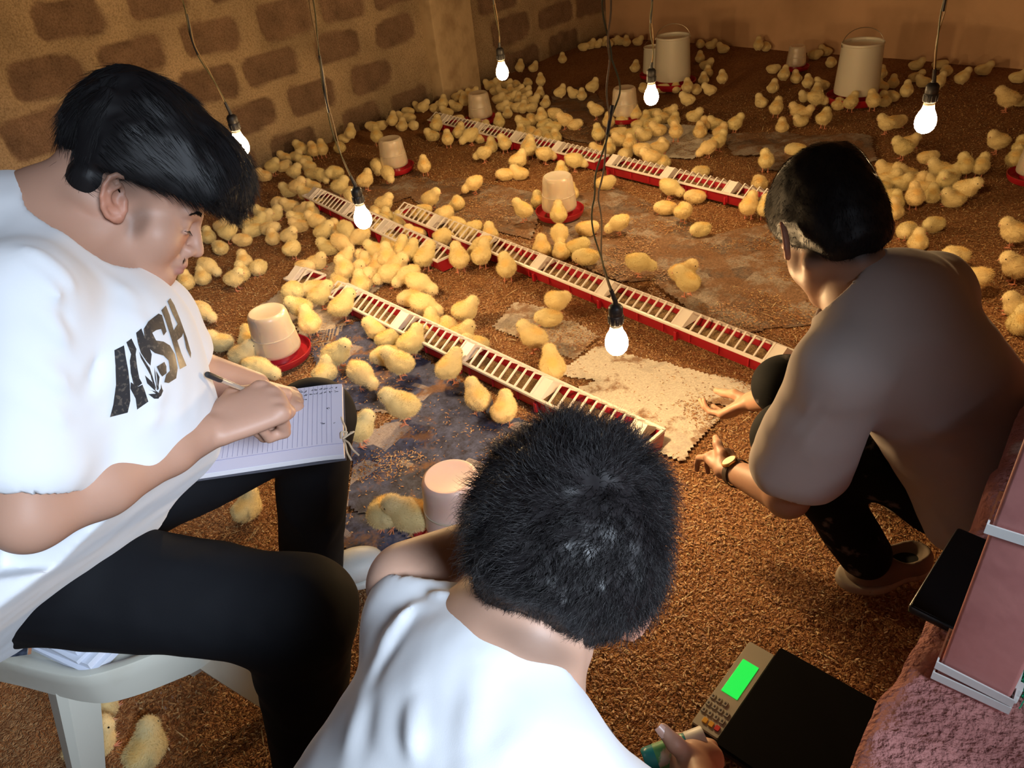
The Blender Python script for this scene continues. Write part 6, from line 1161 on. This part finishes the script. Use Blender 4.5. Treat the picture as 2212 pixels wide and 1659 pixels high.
CH = """570,375,180,z 588,359,0,s 612,356,20,z 635,371,350,s 615,338,180,z 640,334,0,z 656,345,200,z 666,357,180,z 673,371,0,z 692,377,330,d 650,323,150,s 668,323,0,z 680,325,90,s 694,323,90,s 733,315,80,z
742,294,0,z 757,288,60,s 806,270,180,z 820,268,0,z 814,296,90,s 848,262,60,s 815,360,270,d 838,378,300,d 675,399,180,z 725,376,180,t 735,406,0,s 757,421,270,d 790,393,30,s 597,431,250,t
622,408,180,z 642,403,0,s 660,413,180,z 625,438,190,z 650,448,0,z 680,436,0,z 565,456,180,z 590,456,0,z 640,466,200,z 683,476,180,s 672,455,90,z 830,440,0,s 812,456,90,z 833,468,90,z
478,484,0,z 490,500,0,t 523,511,180,t 546,490,200,z 580,488,0,z 587,507,90,z 623,506,350,s 645,481,190,z 572,463,0,z 555,472,20,z 529,476,90,z 630,534,40,t 474,530,120,z 448,506,90,z 448,574,340,d 436,594,90,z 525,558,100,z 556,573,250,t
520,586,90,z 506,603,0,s 400,605,90,z 657,577,340,t 684,565,0,z 698,498,10,s 723,491,90,z 747,495,300,d 779,511,200,d 708,530,180,z 735,523,340,d 744,563,30,s 831,500,180,z 840,520,90,z 851,533,60,z 867,545,60,s
887,549,50,s 919,561,40,s 897,504,180,z 815,470,90,z 828,476,90,z 862,476,90,z 900,460,90,z 925,470,150,z 961,468,220,d 957,516,50,d 812,547,180,s 795,560,180,z 790,572,90,z 815,579,60,z 838,566,90,s 799,598,270,z 844,595,190,d 858,575,350,s 766,588,0,z
745,591,90,s 735,609,100,z 780,617,90,z 884,598,200,d 905,618,350,d 886,641,200,t 914,662,350,d 693,643,20,s 678,626,200,z 741,670,30,s 634,640,250,t 650,671,180,s 671,704,110,s 1005,672,0,s 930,696,80,z 966,702,80,z 995,714,10,z 1025,736,190,z
816,709,180,z 840,728,20,z 890,743,30,s 833,763,200,z 863,787,170,s 971,796,45,s 728,768,0,s 701,800,60,z 779,807,320,d 870,882,180,p 1032,863,115,s 1090,888,60,s 475,735,180,z 535,728,90,z 525,769,350,s 556,796,0,d 434,674,340,d
775,930,0,s 828,1112,250,t 890,1122,180,p 530,1088,60,z 205,1530,60,z 195,1600,40,z 310,1612,70,z 917,363,90,s 1025,400,200,d 1122,373,180,z 1092,376,185,z 1120,352,20,s 931,432,0,s 988,440,70,z 912,452,200,z 935,470,30,z 989,489,340,d
1022,498,200,d 1058,509,90,z 1041,558,60,s 1043,535,200,d 993,566,110,s 1095,584,80,s 1131,460,165,s 1162,436,100,z 1233,416,90,z 1170,537,90,z 1209,512,270,d 1213,543,90,z 1247,537,20,z 1267,557,180,t 1267,495,0,t 1338,485,195,d 1207,470,90,s
1378,574,10,d 1485,612,140,s 1475,588,0,z 1513,495,200,t 1446,404,350,d 1503,419,180,t 1438,446,180,z 1476,458,30,t 1618,446,60,s 1652,448,80,s 1641,391,90,z 1655,347,80,s 1202,652,330,t 1186,682,180,z 1152,727,160,s 1193,795,100,s 1307,393,10,z 1240,350,10,d 1212,367,90,z
1176,335,20,d 1292,293,110,s 1291,322,180,z 1315,318,90,z 1335,285,0,z 1350,331,250,t 1388,328,10,d 1360,310,90,z 1391,292,200,z 1428,313,270,z 1432,348,90,z 1406,342,190,s 1460,288,80,s 1123,145,60,s 1152,143,30,z 1215,126,90,z 1140,176,90,z 1168,175,90,s 1135,195,0,z
1165,200,60,z 1178,219,60,z 1210,201,20,s 1240,201,180,z 1257,205,90,z 1280,191,20,s 1288,241,180,s 1315,262,90,z 1343,258,90,z 1373,248,100,s 1372,145,60,z 1390,186,90,z 1128,230,60,z 1130,263,180,z 1148,256,90,z 1170,254,60,s 1200,251,0,d 1220,262,180,s 1240,268,0,z
1176,268,20,z 1196,272,180,z 1125,281,90,z 1148,284,90,z 1162,290,60,z 1180,280,180,z 1199,294,90,z 1182,298,90,z 1146,302,90,z 1142,320,60,s 1260,100,0,z 1275,96,20,z 1290,93,0,z 1302,88,0,z 1316,92,90,z 1327,86,0,z 1341,86,180,z 1353,89,90,z 1378,87,0,z
1035,178,180,z 1055,178,0,z 1075,177,90,z 1095,180,0,z 1115,181,90,z 1070,195,0,z 1086,199,180,z 1102,195,90,z 1120,193,0,z 1077,213,0,z 1091,211,180,z 1106,208,0,z 1121,212,90,z 1136,207,0,z 1100,226,180,z 1086,228,0,z 1119,229,0,z 1133,221,90,z 1152,214,0,z 1147,229,20,z
968,206,0,z 991,213,90,z 1003,219,90,s 985,229,180,z 1012,206,90,z 1022,199,0,z 957,226,60,s 940,231,0,z 914,231,0,s 900,227,180,z 880,236,180,z 965,241,180,z 986,254,0,z 885,251,180,z 893,267,300,z 868,270,60,z 870,251,180,z 943,271,60,s 933,290,180,z 967,301,90,s
992,286,50,s 1017,294,200,d 1038,294,60,z 1022,262,0,z 1041,270,0,z 1078,262,90,s 1096,241,90,z 1061,312,90,z 1046,331,180,d 1090,311,120,s 1143,322,60,s 1513,95,90,z 1536,97,0,z 1562,105,180,z 1638,100,90,s 1658,98,90,z 1760,116,0,z 1784,109,180,z 1796,132,90,z
1905,156,90,z 1980,139,0,z 2030,138,0,z 2045,151,90,z 2125,149,0,z 2200,166,0,z 1670,146,0,z 1693,163,60,s 1720,166,120,z 1670,187,60,z 1745,179,60,s 1775,182,180,z 1740,206,200,z 1762,215,10,d 1765,196,90,z 1645,216,150,z 1677,232,60,s 1690,268,100,z 1723,234,180,z 1739,240,0,z
1730,256,200,z 1780,255,30,s 1812,224,60,z 1838,223,40,s 1886,220,130,s 1910,216,120,z 1930,206,150,z 1958,199,90,s 1905,186,160,z 1930,176,90,z 1980,163,0,z 1996,173,180,z 2026,180,30,s 2078,168,20,s 2175,223,180,p 2205,216,0,z 1915,268,170,s 1936,260,0,z 1951,320,190,s
1966,303,0,z 2005,337,0,t 2155,309,180,s 2205,322,60,s 2030,361,180,z 2055,370,0,z 2085,360,100,s 2118,361,60,s 1915,360,180,z 1921,381,0,z 1937,374,90,z 1946,391,0,z 1960,370,180,z 2020,390,180,z 1976,389,0,z 1998,402,0,z 2015,416,90,z 2045,391,200,s 2060,426,180,z
2086,411,340,s 1976,426,110,s 1932,451,100,z 1915,421,0,z 1936,430,90,z 1902,400,180,z 1905,441,180,z 2018,479,200,t 1960,493,230,t 1984,517,90,z 2060,560,190,t 2107,606,180,d 2190,505,160,s 2196,580,180,s 2203,658,170,z 2206,692,90,z 2192,346,60,s 1485,217,180,s
1460,186,90,z 1485,190,60,s 1505,191,90,z 1533,196,190,s 1560,173,60,s 1520,171,90,z 1512,126,90,z 1526,141,0,z 1529,156,90,z 1430,186,0,z 1410,246,0,z 1430,253,180,z 1456,261,60,z 1446,240,0,z 1500,250,0,z 1521,268,90,z 1545,264,180,z 1512,283,90,z 1556,281,30,z
1588,266,20,s 1552,303,30,s 1530,316,200,d 1424,316,0,z 1513,367,200,t 1720,320,180,z 1412,266,0,z 1400,276,90,z 1421,281,180,z 1380,268,0,z 1395,255,90,z 1366,285,0,z 1340,301,180,z"""
chicks = []
for w in CH.split():
    u, v, a, p = w.split(','); u, v, a = float(u), float(v), float(a); pose = {'s': 'stand', 'd': 'peck', 'z': 'sit', 't': 'sleep', 'p': 'stand'}[p]
    if p == 's' and (int(u) % 5) == 0: pose = 'look'
    if p == 't' and (int(v) % 2) == 0: pose = 'preen'
    if p == 'z' and (int(u + v) % 4) == 0: pose = 'sleep'
    zc = .052 if pose in ('stand', 'peck', 'look', 'preen') else .032; P = at_z(u, v, zc); P[2] = 0; Q = at_z(u + 8 * math.cos(math.radians(a)), v - 8 * math.sin(math.radians(a)) * .62, zc); hdg = math.atan2(Q[1] - P[1], Q[0] - P[0])
    # keep clear of the walls
    dl_ = (P - COR) @ nL; db_ = (P - COR) @ nB; s_ = (P - COR) @ dL
    if dl_ < .075: P = P + nL * (.075 - dl_)
    if 1.75 < s_ < 2.35 and (P - COR) @ nL < .20: P = P + nL * (.20 - (P - COR) @ nL)
    if db_ < .075: P = P + nB * (.075 - db_)
    chicks.append([u, v, a, pose, P, hdg, np.linalg.norm(P[:2]), p])
# nudge bodies that sit inside one another apart
for _ in range(14):
    for i in range(len(chicks)):
        for j in range(i + 1, len(chicks)):
            d = chicks[i][4] - chicks[j][4]; l = math.hypot(d[0], d[1])
            if l < .052: k = (.052 - l) / 2 / (l + 1e-6); chicks[i][4] = chicks[i][4] + d * k; chicks[j][4] = chicks[j][4] - d * k
chicks.sort(key=lambda c: c[6])
PROTO = {p: chick_proto(p) for p in ('stand', 'peck', 'look', 'preen', 'sit', 'sleep')}
MESH = {}
for p, (body, parts) in PROTO.items():
    V, Fq, Ft, c = body; me = mesh_np('chick', V, [Fq, Ft], True, None, c); me.materials.append(M_fluff); MESH[p] = {'body': me}
    for k, (b, m, _) in parts.items(): q = b.mesh(k.replace('_r', '')); q.materials.append(m); MESH[p][k] = q
LAND = [((608, 740), 'the notebook-side waterer'), ((850, 340), 'the upper left waterer'), ((1205, 440), 'the middle waterer'), ((1040, 225), 'the waterer by the farthest bulb'), ((1350, 220), 'the waterer left of the third bulb'), ((990, 1080), 'the pinkish waterer'), ((1720, 125), 'the small far waterer'),
        ((1460, 120), 'the bucket in the middle back'), ((1845, 155), 'the right-hand bucket'), ((784, 473), 'the second nearest bulb'), ((1332, 740), 'the nearest bulb'), ((1999, 263), 'the right-hand bulb'), ((1407, 209), 'the third bulb'), ((1085, 157), 'the farthest bulb'),
        ((975, 560), 'the red trough end near the left bulb'), ((1020, 790), 'the middle of the nearest trough'), ((745, 640), 'the far end of the nearest trough'), ((1190, 590), 'the middle of the longest trough'), ((1300, 355), 'the gap between the two back troughs'), ((640, 345), 'the foot of the block wall'), ((1310, 80), 'the far room corner'),
        ((1780, 430), 'the black-haired head at the right'), ((2212, 380), 'the red tray at the right edge'), ((200, 1480), 'the plastic chair'), ((545, 400), 'the fringe of the writing person'), ((435, 545), "the writing person's nose"), ((940, 215), 'the concrete pillar'), ((1600, 400), 'the end of the right back trough'), ((2100, 640), 'the squatting person\'s shoulder')]
ORD = ['nearest', 'second nearest', 'third nearest', 'fourth nearest', 'fifth nearest', 'sixth nearest', 'seventh nearest', 'eighth nearest', 'ninth nearest', 'tenth nearest', 'eleventh nearest', 'twelfth nearest', '13th nearest', '14th nearest', '15th nearest', '16th nearest', '17th nearest', '18th nearest', '19th nearest', '20th nearest']
PW = {'stand': 'standing', 'peck': 'with head lowered', 'look': 'looking aside', 'preen': 'preening', 'sit': 'sitting', 'sleep': 'dozing'}
keys = {}
for c in chicks:
    uv = project(c[4] + V3(0, 0, .045)); best = min(range(len(LAND)), key=lambda k: math.hypot(LAND[k][0][0] - uv[0], LAND[k][0][1] - uv[1])); dx, dy = uv[0] - LAND[best][0][0], uv[1] - LAND[best][0][1]
    side = ('right of' if dx > 0 else 'left of') if abs(dx) > abs(dy) else ('below' if dy > 0 else 'above'); keys.setdefault((best, side), []).append((math.hypot(dx, dy), id(c)))
RANK = {}
for k, l in keys.items():
    for i, (_, q) in enumerate(sorted(l)): RANK[q] = (k, i)
far = []; litz = lambda P: float(litter_height(np.array(P[0]), np.array(P[1])))
rr_ = random.Random(3)
def near_paper(P):
    return any(point_in(poly, np.array([P[0]]), np.array([P[1]]))[0] for poly, _ in PAPER_W)
for n_c, c in enumerate(chicks):
    u, v, a, pose, P, hdg, D, p0 = c; sc_ = (.92 if p0 != 'p' else 1.05) * rr_.uniform(.94, 1.06) * (1.06 if D < 3.2 else 1.0); z = litz(P) + (.010 if near_paper(P) else .004)
    if n_c >= 296: far.append((pose, P, hdg, sc_, z)); continue
    k, i = RANK[id(c)]; ta = math.cos(math.radians(a)); fc = 'facing right' if ta > .5 else ('facing left' if ta < -.5 else ('facing away' if math.sin(math.radians(a)) > 0 else 'facing the camera'))
    words = f"yellow chick {PW[pose]}, {ORD[min(i, 19)]} {k[1]} {LAND[k[0]][1]}"
    if len(words.split()) > 16: words = words.replace('yellow chick with head lowered', 'pecking chick').replace('yellow chick', 'chick').replace(' aside', '')
    o = obj('chick', MESH[pose]['body']); o.location = (P[0], P[1], z); o.rotation_euler = (0, 0, hdg); o.scale = (sc_,) * 3; tag(o, words, 'chick', 'chicks on the litter')
    keyl = ['beak', 'eye', 'eye_r', 'leg', 'leg_r'] if D < 5.3 else ['beak', 'leg', 'leg_r']
    for q in keyl:
        if q.startswith('eye') and D > 3.8: continue
        ch_ = bpy.data.objects.new(q.replace('_r', ''), MESH[pose][q]); C.objects.link(ch_); ch_.parent = o
VV, FQ, FT3, CC = [], [], [], []; nn_ = 0
for (pose, P, hdg, sc_, z) in far:
    V, Fq, Ft, c = PROTO[pose][0]; nb_ = int(Fq.max()) + 1; V = V[:nb_]; cs, sn = math.cos(hdg), math.sin(hdg); W_ = np.stack([V[:, 0] * cs - V[:, 1] * sn, V[:, 0] * sn + V[:, 1] * cs, V[:, 2]], 1) * sc_ + [P[0], P[1], z]; VV.append(W_); FQ.append(Fq + nn_); CC.append(c[:nb_]); nn_ += nb_
if far: tag(obj('chicks', mesh_np('chicks', np.concatenate(VV), np.concatenate(FQ), True, None, np.concatenate(CC)), M_fluff), 'the farthest huddled chicks along the back of the room', 'chicks', kind='stuff')
print('CHICKS', len(chicks), 'far', len(far))
